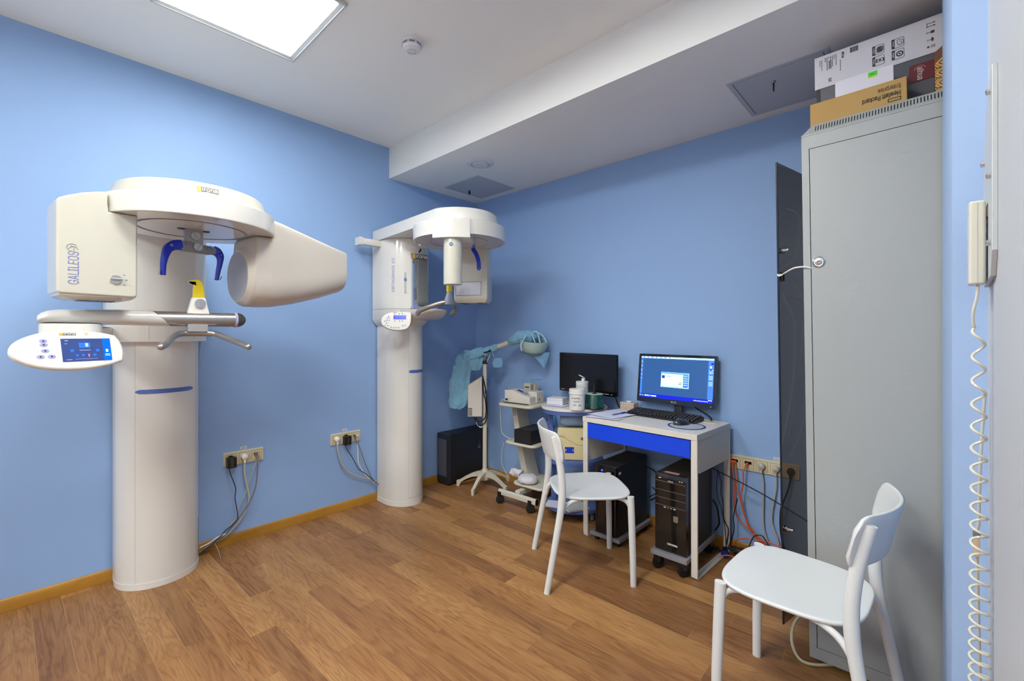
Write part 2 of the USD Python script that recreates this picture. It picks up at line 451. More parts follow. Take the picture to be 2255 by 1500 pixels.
m_hatch = M('hatch_panel_paint', (190, 194, 202), 0.6)
def hatch(label, x0, x1, y0, y1, hx, hy, hook):
    cx, cy = (x0 + x1) / 2, (y0 + y1) / 2
    t = thing('access_hatch', label, 'access hatch', (cx, cy, ZS))
    w, h = x1 - x0, y1 - y0
    obj('frame', poly_prism(Polygon(rrect(w, h, 0.002, 2)).difference(sbox(-w / 2 + 0.022, -h / 2 + 0.022, w / 2 - 0.022, h / 2 - 0.022)), -0.003, 0.0), m_hatch, t, smooth=False)
    obj('gap', bx(-w / 2 + 0.022, w / 2 - 0.022, -h / 2 + 0.022, h / 2 - 0.022, -0.0008, -0.0002), m_dark, t, smooth=False)
    obj('panel', bx(-w / 2 + 0.025, w / 2 - 0.025, -h / 2 + 0.025, h / 2 - 0.025, -0.003, -0.001), m_hatch, t, smooth=False)
    px, py = hx - cx, hy - cy
    k = obj('key_lock', put(lathe([(0.001, 0), (0.011, 0), (0.011, -0.004), (0.006, -0.008), (0.001, -0.008)], 16), (px, py, -0.003)), m_steel, t)
    if hook == 'key':
        obj('key', [put(lathe([(0.001, -0.006), (0.007, -0.008), (0.01, -0.018), (0.008, -0.032), (0.001, -0.036)], 14), (px, py, -0.003))], m_black, k)
    else:
        obj('key', put(lathe([(0.001, -0.006), (0.0035, -0.007), (0.004, -0.02), (0.003, -0.046), (0.001, -0.05)], 10), (px, py, -0.003)), m_black, k)
hatch('white square access hatch in the soffit corner above the tall panoramic unit', -2.93, -2.52, 2.31, 2.725, -2.83, 2.50, 'key')
hatch('white access hatch in the soffit left of the boxes on the cabinet', -0.722, -0.31, 2.285, 2.725, -0.545, 2.41, 'pin')

# ------------------------------------------------------------------ cone-beam head scanner on the left wall
def dprofile(cx, yc, a, b, xw, n=28):
    """Plan of a column: half ellipse in front, straight back to the wall. Counter-clockwise."""
    th = np.linspace(-PI / 2, PI / 2, n)
    pts = [(cx + a * math.cos(t), yc + b * math.sin(t)) for t in th]
    return np.array(pts + [(xw, yc + b), (xw, yc - b)])

def brand_badge(parent, o, ex, ey, w, h, world=True):
    """The maker's badge: amber block with an s, brown-grey block with the rest in white."""
    ex, ey = np.array(ex, float), np.array(ey, float)
    n = np.cross(ex, ey)
    o = np.array(o, float)
    b = obj('badge', plate(w, h, o, ex, ey, 0.0008), m_logo_grey, parent, world=world, smooth=False)
    obj('badge_block', plate(w * 0.2, h, o - ex * w * 0.4 + n * 0.0003, ex, ey, 0.0008), m_orange, b, world=world, smooth=False)
    obj('lettering', text('s', h * 0.8, o - ex * w * 0.46 - ey * h * 0.28 + n * 0.0011, ex, ey, 0.0004, True, width=w * 0.12), M('gold_print', (250, 214, 120), 0.5), b, world=world, smooth=False)
    obj('lettering', text('irona', h * 0.8, o - ex * w * 0.28 - ey * h * 0.28 + n * 0.0011, ex, ey, 0.0004, True, width=w * 0.72), m_print_white, b, world=world, smooth=False)

G0 = np.array((-2.95, 0.448, 0))
G = thing('dental_scanner', 'large white dental head scanner with blue temple rests and colour touch panel', 'dental x-ray machine', G0)
yc = 0.448
obj('column', prism(dprofile(-2.993, yc, 0.17, 0.175, XW + 0.016), 0.0, 1.235, 0.004), m_column, G, world=True)
obj('foot_trim', prism(inset(dprofile(-2.993, yc, 0.17, 0.175, XW + 0.016), -0.002), 0.0, 0.03), m_column, G, world=True)
def on_col(cx, a, b, th, z, off=0.0):
    x, y = cx + a * math.cos(th), yc + b * math.sin(th)
    n = np.array((math.cos(th) / a, math.sin(th) / b)); n /= np.linalg.norm(n)
    return np.array((x + n[0] * off, y + n[1] * off, z))
def col_strip(cx, yc_, a, b, t0, t1, z0, z1, d=0.0012, tip=True, n=18, slope=0.0):
    """Thin raised band round an elliptic column face between the angles t0 and t1."""
    secs = []
    for i, th in enumerate(np.linspace(t0, t1, n)):
        u = i / (n - 1)
        h = (z1 - z0) / 2 * (min(1, math.sqrt(max(0, 1 - (1 - min(u, 1 - u) * n / 2) ** 2))) if tip and min(u, 1 - u) * n / 2 < 1 else 1)
        h = max(h, (z1 - z0) * 0.12)
        zc = (z0 + z1) / 2 + slope * (u - 0.5)
        nx, ny = math.cos(th) / a, math.sin(th) / b
        l = math.hypot(nx, ny); nx, ny = nx / l, ny / l
        x, y = cx + a * math.cos(th), yc_ + b * math.sin(th)
        secs.append([(x, y, zc - h), (x + nx * d, y + ny * d, zc - h), (x + nx * d, y + ny * d, zc + h), (x, y, zc + h)])
    return loft(secs)
obj('accent_stripe', col_strip(-2.993, yc, 0.17, 0.175, -0.68, 0.83, 0.968, 0.99), m_accent, G, world=True)
for th in (-0.68, 1.0):
    obj('panel_seam', col_strip(-2.993, yc, 0.17, 0.175, th, th + 0.006, 0.03, 1.225, 0.0006, False, 3), m_ltgrey, G, world=True)
obj('rating_plate', col_strip(-2.993, yc, 0.17, 0.175, 1.22, 1.5, 0.06, 0.25, 0.0008, False, 6), m_cable_dgrey, G, world=True)
for k in range(9):
    obj('plate_line', col_strip(-2.993, yc, 0.17, 0.175, 1.25, 1.46, 0.075 + k * 0.019, 0.085 + k * 0.019, 0.0012, False, 5), m_cable_grey, G, world=True)
car = dprofile(-2.993, yc, 0.205, 0.212, XW + 0.016)
obj('carriage', prism(car, 1.226, 1.80, 0.005), m_column, G, world=True)
for th in (-0.32, 0.62):
    obj('panel_seam', col_strip(-2.993, yc, 0.205, 0.212, th, th + 0.006, 1.24, 1.33, 0.0006, False, 3), m_ltgrey, G, world=True)
C = np.array((-2.216, 0.448))
def stad(R, w, xb, n=40):
    th = np.linspace(-PI / 2, PI / 2, n)
    return np.array([(C[0] + R * math.cos(t), C[1] + R * math.sin(t)) for t in th] + [(C[0] - 0.25, C[1] + (R + w) / 2), (xb, C[1] + w), (xb, C[1] - w), (C[0] - 0.25, C[1] - (R + w) / 2)])
zs = lambda o, z: np.column_stack([o, np.full(len(o), z)])
cover = loft([zs(stad(0.266, 0.2, -3.0), 1.772), zs(stad(0.262, 0.198, -3.0), 1.79), zs(stad(0.252, 0.192, -3.0), 1.822), zs(stad(0.246, 0.186, -3.0), 1.829), zs(stad(0.23, 0.17, -2.98), 1.832)])
obj('top_cover', cover, m_cream, G, world=True, smooth=40)
obj('rotor_ring', prism(circle(0.294, 72, C), 1.695, 1.772, 0.007), m_white, G, world=True)
for r_ in (0.19, 0.183):
    gr = Polygon(circle(r_, 64, C)).difference(Polygon(circle(r_ - 0.0018, 64, C)))
    obj('groove', poly_prism(gr, 1.6938, 1.6952), m_greyplastic, G, world=True, smooth=False)
obj('slot', poly_prism(Polygon(rrect(0.03, 0.11, 0.01, 4, C)), 1.6935, 1.6952), m_dark, G, world=True, smooth=False)
a0 = -0.035
bo = np.array((C[0] + 0.2585 * math.cos(a0), C[1] + 0.2585 * math.sin(a0), 1.8005))
tilt = np.array((-0.24, 0, 0.97))
ey = np.array((-0.22 * math.cos(a0), -0.22 * math.sin(a0), 0.975)); ex = np.array((-math.sin(a0), math.cos(a0), 0))
brand_badge(G, bo, ex, ey, 0.068, 0.02)

e1, e2 = np.array((-0.111, 0.994, 0)), np.array((0.994, 0.111, 0))          # beam axis, towards the camera side
G3 = np.array((C[0], C[1], 0))
def gp(t, L, z):
    return G3 + e1 * t + e2 * L + np.array((0, 0, z))
# x-ray source housing
th_out = [(-0.4145, 1.41), (-0.404, 1.40), (-0.30, 1.3985), (-0.222, 1.3975), (-0.2085, 1.401), (-0.2056, 1.412), (-0.2056, 1.60), (-0.2056, 1.694), (-0.2855, 1.694), (-0.2868, 1.72), (-0.2875, 1.762), (-0.31, 1.758), (-0.35, 1.745), (-0.39, 1.726), (-0.408, 1.715), (-0.4145, 1.704)]
th_out = np.array(th_out)
def side_solid(out, L0, L1, b=0.012):
    """Outline in (t,z) given thickness from L0 to L1 along e2, rounded."""
    m = prism(out, 0, L1 - L0, b, 3)
    return frame(m, G3 + e2 * L0, e1, (0, 0, 1), e2)
tube_box = obj('source_housing', side_solid(th_out[::-1], -0.07, 0.1, 0.008), m_cream, G, world=True, smooth=35)
bowl = loft([np.array([gp(t, L, z) for t, L in inset(np.array([(-0.408, -0.064), (-0.408, 0.096), (-0.21, 0.096), (-0.21, -0.064)]), d)]) for z, d in ((1.404, 0), (1.396, 0.003), (1.388, 0.02), (1.384, 0.045))])
obj('bottom_cover', bowl, m_cream, tube_box, world=True)
for k in range(9):
    obj('vent_slot', frame(bx(-0.004, 0.004, -0.03, 0.03, 0, 0.002), gp(-0.35 + k * 0.011, 0.02, 1.382), e1, e2, (0, 0, 1)), m_greyplastic, tube_box, world=True, smooth=False)
n2 = e2
obj('lettering', text('GALILEOS', 0.0265, gp(-0.3605, 0.1002, 1.4315), (0, 0, 1), -e1, 0.0006, width=0.108), m_label_blue, tube_box, world=True, smooth=False)
em = [gp(-0.377 + 0.013 * math.cos(t), 0.1008, 1.554 + 0.012 * math.sin(t)) for t in np.linspace(0.5, 5.2, 16)]
obj('emblem', tube(em, 0.0007, 5, 2), m_greyplastic, tube_box, world=True)
obj('emblem', tube([gp(-0.386, 0.1008, 1.549), gp(-0.377, 0.1008, 1.558), gp(-0.366, 0.1008, 1.555), gp(-0.362, 0.1008, 1.548)], 0.0006, 5, 3), m_greyplastic, tube_box, world=True)
obj('emblem', tube([gp(-0.38, 0.1008, 1.562), gp(-0.372, 0.1008, 1.553), gp(-0.374, 0.1008, 1.545)], 0.0006, 5, 3), m_greyplastic, tube_box, world=True)
kn = frame(lathe([(0.001, 0), (0.0165, 0), (0.0165, 0.003), (0.0145, 0.006), (0.001, 0.006)], 28), gp(-0.266, 0.1, 1.4585), e1, (0, 0, 1), e2)
kb = obj('dial', kn, m_steel, tube_box, world=True)
obj('dial_grip', frame(prism(np.array([(-0.014, -0.003), (0.012, -0.0045), (0.017, -0.001), (0.017, 0.001), (0.012, 0.0045), (-0.014, 0.003)]), 0.005, 0.013, 0.001), gp(-0.266, 0.1, 1.4585), e1, (0, 0, 1), e2), m_silver, tube_box, world=True)
for dt, dz in ((0.028, 0.0), (0.0225, 0.018), (0.0225, -0.018)):
    obj('dial_mark', plate(0.007, 0.005 if dz == 0 else 0.0025, gp(-0.266 + dt, 0.1, 1.4585 + dz), e1, (0, 0, 1), 0.0006, 0.001), m_label_blue, tube_box, world=True)
# detector housing, wide at the patient and tapering away
def dsec(t, w, zb, zt, nt, nb, N=44):
    zc, hb = (zb + zt) / 2 if nt < 3 else zb + w * 1.02, 0
    hb, ht = zc - zb, zt - zc
    pts = []
    for k in range(N):
        a = 2 * PI * k / N
        c, s = math.cos(a), math.sin(a)
        n = nt if s > 0 else nb
        pts.append(gp(t, w * math.copysign(abs(c) ** (2 / n), c), zc + (ht if s > 0 else hb) * math.copysign(abs(s) ** (2 / n), s)))
    return pts
det = [(0.164, 0.107, 1.409, 1.633, 2, 2), (0.1655, 0.1085, 1.408, 1.634, 2, 2), (0.18, 0.122, 1.396, 1.652, 2.1, 2.1), (0.187, 0.124, 1.392, 1.662, 2.2, 2.2), (0.192, 0.124, 1.39, 1.684, 2.9, 2.2),
       (0.198, 0.124, 1.389, 1.695, 9, 2.3), (0.255, 0.124, 1.388, 1.6955, 14, 2.4), (0.2565, 0.124, 1.388, 1.776, 18, 2.4), (0.30, 0.121, 1.391, 1.769, 18, 2.4), (0.40, 0.113, 1.41, 1.744, 18, 2.4), (0.52, 0.104, 1.443, 1.714, 18, 2.4), (0.635, 0.096, 1.483, 1.686, 18, 2.5), (0.645, 0.094, 1.488, 1.683, 18, 2.5), (0.649, 0.088, 1.496, 1.678, 18, 2.5)]
dh = obj('detector_housing', loft([dsec(*d) for d in det]), M('detector_enamel', (205, 198, 188), 0.3, coat=0.25), G, world=True, smooth=30)
face = loft([dsec(0.1635, 0.103, 1.413, 1.629, 2, 2), dsec(0.1625, 0.102, 1.414, 1.628, 2, 2)])
obj('detector_face', face, M('detector_face_grey', (166, 166, 172), 0.45), dh, world=True)
# head support
gm = M('support_grey_plastic', (158, 158, 160), 0.4)
hs = obj('head_support_post', [bx(C[0] - 0.016, C[0] + 0.016, C[1] - 0.032, C[1] + 0.03, 1.628, 1.697, 0.004)], gm, G, world=True)
obj('knob', knob_screw(0.0165, (C[0] + 0.0165, C[1] + 0.002, 1.668), (1, 0, 0), (0, -0.5, 0.87), 0.008), m_silver, hs, world=True)
bar = frame(prism(np.array([(-0.05, 0.004), (-0.046, 0.028), (-0.02, 0.03), (0.03, 0.022), (0.062, 0.02), (0.077, 0.014), (0.077, -0.008), (0.055, -0.014), (0.0, -0.012), (-0.044, -0.012)])[::-1], -0.014, 0.014, 0.003), gp(0, 0.002, 1.615), e1, (0, 0, 1), e2)
hb = obj('head_bar', bar, M('support_bar_grey', (138, 134, 130), 0.38, metal=0.3), G, world=True)
obj('knob', knob_screw(0.0155, gp(0.008, 0.017, 1.624), e2, (0, 0.6, 0.8), 0.008), m_silver, hb, world=True)
for t_, z_ in ((-0.03, 1.634), (0.055, 1.63), (0.047, 1.621)):
    obj('stud', frame(lathe([(0.001, 0), (0.006, 0), (0.006, 0.006), (0.004, 0.009), (0.001, 0.009)], 12), gp(t_, 0.016, z_), e1, (0, 0, 1), e2), m_label_blue, hb, world=True)
sec = np.array([(0.5, 1), (-0.5, 1), (-1, 0.5), (-1, -0.5), (-0.5, -1), (0.5, -1), (1, -0.5), (1, 0.5)])
def temple(pts, wid, name='temple_arm'):
    path = catmull(np.array([gp(*p) for p in pts]), 6)
    sc = [np.array((s, 0.011 if i > 8 else 0.013)) for i, s in enumerate(np.interp(np.linspace(0, 1, len(path)), np.linspace(0, 1, len(wid)), wid))]
    return obj(name, sweep(path, sec, sc, up=e2 * 0 + np.array((0, 0, 1))), m_royal, G, world=True)
ta = temple([(-0.044, 0.004, 1.626), (-0.068, 0.006, 1.622), (-0.09, 0.012, 1.605), (-0.102, 0.018, 1.575), (-0.108, 0.02, 1.54), (-0.109, 0.02, 1.497)], [0.02, 0.019, 0.016, 0.012, 0.009, 0.007])
obj('pivot', ball(gp(-0.082, 0.022, 1.618), 0.006, 1), m_label_blue, ta, world=True)
tb = temple([(0.07, 0.0, 1.622), (0.084, 0.0, 1.617), (0.095, 0.0, 1.60), (0.096, 0.0, 1.575), (0.089, 0.0, 1.535), (0.083, 0.0, 1.497)], [0.019, 0.018, 0.015, 0.01, 0.008, 0.0065])
obj('pivot', ball(gp(0.097, 0.006, 1.605), 0.006, 1), m_label_blue, tb, world=True)
m_clear = M('clear_plastic_pad', (210, 215, 215), 0.1, trans=0.8)
obj('ear_pad', frame(lathe([(0.001, 0), (0.008, 0.0), (0.009, 0.002), (0.001, 0.003)], 14), gp(-0.122, 0.02, 1.505), (0.3, 0.3, 1), (1, 0, 0), (0, 1, 0)), m_clear, ta, world=True)
obj('ear_pad', frame(lathe([(0.001, 0), (0.008, 0.0), (0.009, 0.002), (0.001, 0.003)], 14), gp(0.094, 0.01, 1.505), (0.3, 0.3, 1), (1, 0, 0), (0, 1, 0)), m_clear, tb, world=True)
# horizontal chin tube, bite piece, handles
TX, TZ = -2.205, 1.3275
def oval(y, rx, rz, zc=TZ, xc=TX, n=28, shear=0.0):
    a = np.arange(n) * 2 * PI / n
    return np.column_stack([xc + rx * np.cos(a), y + shear * np.sin(a), zc + rz * np.sin(a)])
arm = [oval(0.004, 0.012, 0.006, 1.318), oval(0.006, 0.03, 0.012, 1.319), oval(0.014, 0.04, 0.018, 1.322), oval(0.03, 0.043, 0.0225, 1.326), (oval(0.06, 0.043, 0.0245, 1.3285)), oval(0.12, 0.041, 0.0265, 1.3295), oval(0.2, 0.037, 0.0285, 1.3295), oval(0.27, 0.034, 0.0295, 1.329), oval(0.338, 0.032, 0.0302, 1.328, shear=-0.03)]
obj('arm_cover', loft(arm), m_white, G, world=True)
tb_ = [oval(0.34, 0.0305, 0.0295, shear=-0.03), oval(0.42, 0.0305, 0.0295), oval(0.592, 0.0305, 0.0295)]
ct = obj('chin_tube', loft(tb_), m_silver, G, world=True)
obj('cap_ring', loft([oval(0.59, 0.031, 0.031), oval(0.591, 0.0325, 0.0325), oval(0.599, 0.0325, 0.0325), oval(0.6, 0.031, 0.031)]), M('lilac_ring', (170, 172, 200), 0.35), ct, world=True)
obj('end_cap', loft([oval(0.6, 0.031, 0.031)] + [oval(0.6 + 0.036 * math.sin(a), 0.031 * math.cos(a), 0.031 * math.cos(a)) for a in (0.3, 0.6, 0.9, 1.15, 1.35, 1.5)]), M('dark_satin_cap', (112, 110, 112), 0.3, metal=0.8), ct, world=True)
YB_ = 0.455
bp = frame(prism(np.array([(-0.038, 0), (0.038, 0), (0.024, 0.066), (-0.021, 0.066)]), -0.012, 0.016, 0.003), (TX + 0.008, YB_ + 0.003, 1.349), (0, 1, 0), (0, 0, 1), (1, 0, 0))
bc = obj('bite_column', bp, m_print_white, G, world=True)
obj('knob', knob_screw(0.0185, (TX + 0.0245, YB_ + 0.007, 1.392), (1, 0, 0), (0, 0.1, 1), 0.008), m_steel, bc, world=True)
yp = [(-0.02, 0.0), (0.021, 0.0), (0.0185, 0.04), (0.011, 0.066), (0.002, 0.0745), (-0.012, 0.074), (-0.034, 0.066), (-0.034, 0.063), (-0.012, 0.064), (-0.0165, 0.05)]
obj('bite_block', frame(prism(np.array(yp), -0.008, 0.01, 0.002), (TX + 0.008, YB_ + 0.004, 1.4145), (0, 1, 0), (0, 0, 1), (1, 0, 0)), m_yellow, bc, world=True, smooth=30)
obj('clamp_block', bx(TX - 0.014, TX + 0.026, YB_ - 0.034, YB_ + 0.035, 1.276, 1.306, 0.002), M('clamp_grey', (168, 166, 166), 0.4, metal=0.3), ct, world=True)
hp = [(-2.035, 0.313, 1.221), (-2.07, 0.335, 1.232), (-2.16, 0.372, 1.258), (-2.192, 0.40, 1.268), (-2.2, 0.435, 1.270), (-2.2, 0.48, 1.270), (-2.192, 0.515, 1.268), (-2.16, 0.535, 1.256), (-2.07, 0.577, 1.228), (-2.03, 0.595, 1.215)]
hd = obj('grip_bar', tube(hp, 0.0125, 12, 5), m_silver, G, world=True)
obj('grip_end', ball(hp[0], 0.0126), m_silver, hd, world=True)
obj('grip_end', ball(hp[-1], 0.0126), m_silver, hd, world=True)
# bracket from the carriage to the tube's end
obj('swivel_block', prism(rrect(0.17, 0.16, 0.05, 6, (-2.235, 0.088)), 1.215, 1.3035, 0.006), m_column, G, world=True)
obj('support_arm', prism(np.array([(-2.99, 0.30), (-2.99, 0.13), (-2.62, 0.035), (-2.25, 0.015), (-2.25, 0.10), (-2.55, 0.10), (-2.78, 0.16), (-2.90, 0.26)]), 1.228, 1.298, 0.006), m_column, G, world=True)
# touch panel
na = math.radians(20); tl = math.radians(13)
pu = np.array((-math.sin(na), math.cos(na), 0)); ph = np.array((math.cos(na), math.sin(na), 0))
pn = ph * math.cos(tl) + np.array((0, 0, math.sin(tl))); pv = np.cross(pn, pu)
pc = np.array((-2.085, 0.09, 1.2155))
half = [(-0.151, -0.004), (-0.148, 0.012), (-0.135, 0.03), (-0.11, 0.046), (-0.07, 0.06), (-0.02, 0.067), (0.03, 0.066), (0.08, 0.06), (0.118, 0.05)]
right = [(0.13, 0.032), (0.138, 0.006), (0.1385, -0.02), (0.133, -0.046)]
low = [(0.095, -0.058), (0.04, -0.067), (-0.01, -0.068), (-0.06, -0.063), (-0.105, -0.05), (-0.135, -0.032), (-0.148, -0.016)]
po = np.vstack([catmull(half, 4), catmull([half[-1]] + right, 3)[1:], catmull([right[-1]] + low + [half[0]], 4)[1:-1]])[::-1]
cp = obj('control_panel', frame(prism(po, -0.024, 0.0, 0.009, 3), pc, pu, pv, pn), m_print_white, G, world=True, smooth=40)
obj('panel_stem', tube([pc - pn * 0.02, pc - pn * 0.06, np.array((-2.2, 0.08, 1.25))], 0.022, 10, 4), m_column, cp, world=True)
def pp(u, v, d=0.0):
    return pc + pu * u + pv * v + pn * d
m_scr = M('scanner_screen', (52, 70, 122), 0.2, emit=0.4)
m_scr2 = M('scanner_screen_side', (0, 84, 255), 0.2, emit=0.75)
m_scr3 = M('scanner_screen_icon', (40, 90, 235), 0.2, emit=0.8)
m_scr4 = M('scanner_screen_bright', (150, 190, 255), 0.2, emit=1.0)
m_scrg = M('scanner_screen_grey', (120, 130, 170), 0.2, emit=0.5)
sc_ = obj('screen', plate(0.132, 0.078, pp(0.034, -0.002), pu, pv, 0.0006), m_scr, cp, world=True, smooth=False)
obj('screen_sidebar', plate(0.022, 0.078, pp(0.089, -0.002, 0.0004), pu, pv, 0.0006), m_scr2, sc_, world=True, smooth=False)
for (u, v, w, h, mm) in ((0.028, 0.014, 0.03, 0.018, m_scr3), (0.034, 0.015, 0.008, 0.012, m_scr4), (0.028, -0.003, 0.03, 0.003, m_scrg), (-0.006, -0.004, 0.009, 0.009, m_scr3), (0.062, -0.004, 0.009, 0.009, m_scr3), (0.006, -0.02, 0.007, 0.007, m_scr3), (0.022, -0.02, 0.007, 0.007, m_scr3), (0.037, -0.021, 0.004, 0.009, M('scanner_screen_red', (214, 110, 130), 0.2, emit=0.6)), (0.053, -0.02, 0.008, 0.008, m_scr3), (-0.018, 0.03, 0.009, 0.004, m_scrg), (-0.02, 0.02, 0.006, 0.003, m_scrg), (-0.015, -0.034, 0.014, 0.003, m_scrg), (0.03, -0.033, 0.06, 0.0015, m_scrg), (0.088, -0.006, 0.007, 0.01, m_scr4), (0.089, -0.018, 0.013, 0.0025, m_scr4), (0.089, -0.023, 0.015, 0.0025, m_scr4)):
    obj('screen_item', plate(w, h, pp(u, v, 0.0008), pu, pv, 0.0005), mm, sc_, world=True, smooth=False)
m_btn = M('lilac_keypad_print', (168, 170, 212), 0.5)
for u, v in ((-0.074, 0.03), (-0.074, 0.018), (-0.072, -0.002), (-0.084, -0.021), (-0.058, -0.021)):
    b_ = obj('button', frame(prism(circle(0.0098, 20, ry=0.0062), 0, 0.0012, 0.0005), pp(u, v), pu, pv, pn), m_btn, cp, world=True)
    obj('button_mark', frame(prism(circle(0.0028, 8), 0.001, 0.0017), pp(u, v), pu, pv, pn), M('indigo_print', (70, 64, 140), 0.5), cp, world=True)
brand_badge(cp, pp(-0.012, 0.053), pu, pv, 0.042, 0.0075)
for k in range(3):
    a = PI / 2 + k * 2 * PI / 3 + PI
    obj('radiation_mark', frame(prism(np.array([(0.0012 * math.cos(a), 0.0012 * math.sin(a)), (0.0055 * math.cos(a - 0.5), 0.0055 * math.sin(a - 0.5)), (0.0055 * math.cos(a + 0.5), 0.0055 * math.sin(a + 0.5))]), 0, 0.0007), pp(0.036, 0.054), pu, pv, pn), m_orange, cp, world=True, smooth=False)

# ------------------------------------------------------------------ panoramic unit beside the corner
P = thing('panoramic_xray', 'tall white panoramic dental x-ray unit with mirror and grey looped handle near the corner', 'dental x-ray machine', (-2.97, 1.925, 0))
oy = 1.925
obj('column', prism(dprofile(-2.97, oy, 0.19, 0.147, XW + 0.016), 0.0, 1.36, 0.004), m_column, P, world=True)
obj('foot_trim', prism(inset(dprofile(-2.97, oy, 0.19, 0.147, XW + 0.016), -0.002), 0.0, 0.035), m_column, P, world=True)
obj('accent_stripe', col_strip(-2.97, oy, 0.19, 0.147, -0.35, 0.95, 0.976, 0.999), m_accent, P, world=True)
obj('panel_seam', col_strip(-2.97, oy, 0.19, 0.147, -0.36, -0.352, 0.06, 1.33, 0.0007, False, 3), m_ltgrey, P, world=True)
obj('panel_seam', col_strip(-2.97, oy, 0.19, 0.147, -0.36, 0.95, 0.058, 0.062, 0.0007, False, 8), m_ltgrey, P, world=True)
CA, CB = 0.245, 0.186
obj('carriage', prism(dprofile(-2.97, oy, CA, CB, XW + 0.016), 1.447, 1.957, 0.004), m_white, P, world=True)
obj('carriage_base', loft([zs(dprofile(-2.97, oy, a, b, XW + 0.016), z) for a, b, z in ((0.2, 0.15, 1.325), (0.225, 0.17, 1.345), (0.245, 0.186, 1.375), (0.245, 0.186, 1.446))]), m_white, P, world=True)
D = np.array((-2.278, 1.925))
def stad2(R, w, xb, n=44):
    th = np.linspace(-PI / 2 - 0.15, PI / 2 + 0.15, n)
    return np.array([(D[0] + R * math.cos(t), D[1] + R * math.sin(t)) for t in th] + [(xb, oy + w), (xb, oy - w)])
def arc_to_back(R, w, xb, n=30):
    th = np.linspace(-1.35, 1.35, n)
    arc = [(D[0] + 0.0 + R * math.cos(t), D[1] + R * math.sin(t)) for t in th]
    return np.array(arc + [(xb, oy + w), (xb, oy - w)])
obj('head_arm', loft([zs(arc_to_back(0.262, 0.186, XW + 0.016), 1.957), zs(arc_to_back(0.258, 0.186, XW + 0.016), 1.99), zs(arc_to_back(0.25, 0.184, XW + 0.016), 2.03), zs(arc_to_back(0.243, 0.18, XW + 0.018), 2.04), zs(arc_to_back(0.23, 0.17, XW + 0.02), 2.044)]), m_white, P, world=True, smooth=40)
rr_ = obj('rotor_ring', prism(circle(0.302, 72, D), 1.9, 1.96, 0.006), m_white, P, world=True)
# hanging skirt of the ring, open at the back
def skirt_arc(t0, t1, z0, z1, r0=0.286, r1=0.302, n=40):
    secs = []
    for t in np.linspace(t0, t1, n):
        c, s = math.cos(t), math.sin(t)
        secs.append([(D[0] + r0 * c, D[1] + r0 * s, z0), (D[0] + r1 * c, D[1] + r1 * s, z0), (D[0] + r1 * c, D[1] + r1 * s, z1), (D[0] + r0 * c, D[1] + r0 * s, z1)])
    return loft(secs)
obj('ring_skirt', skirt_arc(-0.55, 3.6, 1.868, 1.935), m_white, P, world=True)
obj('ring_skirt', skirt_arc(-2.45, -1.18, 1.868, 1.935), m_white, P, world=True)
obj('under_cover', prism(circle(0.288, 60, D), 1.874, 1.9), M('under_cover_enamel', (206, 204, 206), 0.25, coat=0.3), P, world=True)
gr = Polygon(circle(0.19, 64, D)).difference(Polygon(circle(0.1875, 64, D)))
obj('groove', poly_prism(gr, 1.8728, 1.8745), m_greyplastic, P, world=True, smooth=False)
sa_ = math.radians(-50)
sdir = np.array((math.cos(sa_), math.sin(sa_))); sperp = np.array((-math.sin(sa_), math.cos(sa_)))
def pl(o, dirx, outl):
    """Plan outline (along dirx, across) to world xy."""
    dy = np.array((-dirx[1], dirx[0]))
    return np.array([o + dirx * a + dy * b for a, b in outl])
carrier = pl(D, sdir, [(0.315 * math.cos(t), 0.315 * math.sin(t)) for t in np.linspace(-0.37, 0.37, 14)] + [(0.1, 0.11), (0.1, -0.11)])
obj('sensor_carrier', prism(carrier, 1.84, 1.9585, 0.004), m_white, P, world=True)
sc0 = D + sdir * 0.24
so = pl(sc0, sdir, [(0.056 * math.cos(t), 0.056 * math.sin(t)) for t in np.arange(32) * 2 * PI / 32])
sn = obj('sensor_housing', prism(so, 1.565, 1.842, 0.003), m_cream, P, world=True)
obj('lens', frame(lathe([(0.001, 0), (0.012, 0), (0.012, 0.002), (0.009, 0.004), (0.001, 0.004)], 20), np.append(sc0 + sdir * 0.0555, 1.803), np.append(sperp, 0), (0, 0, 1), np.append(sdir, 0)), M('blue_grey_lens', (110, 136, 176), 0.25), sn, world=True)
# source box behind
xn = np.array((math.cos(math.radians(-60)), math.sin(math.radians(-60))))
bc0 = np.array((-2.428, 2.185))
so = pl(bc0, xn, [(-0.09, -0.09), (-0.09, 0.09), (-0.07, 0.118), (0.06, 0.128), (0.077, 0.122), (0.082, 0.108), (0.082, -0.108), (0.077, -0.122), (0.06, -0.128), (-0.07, -0.118)])[::-1]
sb = obj('source_housing', loft([zs(inset(so, 0.05), 1.482), zs(inset(so, 0.02), 1.488), zs(inset(so, 0.004), 1.51), zs(so, 1.525), zs(so, 1.874)]), m_cream, P, world=True, smooth=40)
xr = np.array((-xn[1], xn[0], 0))
obj('collimator_window', plate(0.185, 0.09, np.append(bc0 + xn * 0.0825, 1.587) + xr * -0.012, xr, (0, 0, 1), 0.001), M('silver_window', (186, 188, 198), 0.3, metal=0.4), sb, world=True, smooth=False)
obj('window_edge', poly := frame(poly_prism(sbox(-0.096, -0.048, 0.096, 0.048).difference(sbox(-0.0925, -0.045, 0.0925, 0.045)), 0, 0.0015), np.append(bc0 + xn * 0.0825, 1.587) + xr * -0.012, xr, (0, 0, 1), np.append(xn, 0)), m_greyplastic, sb, world=True, smooth=False)
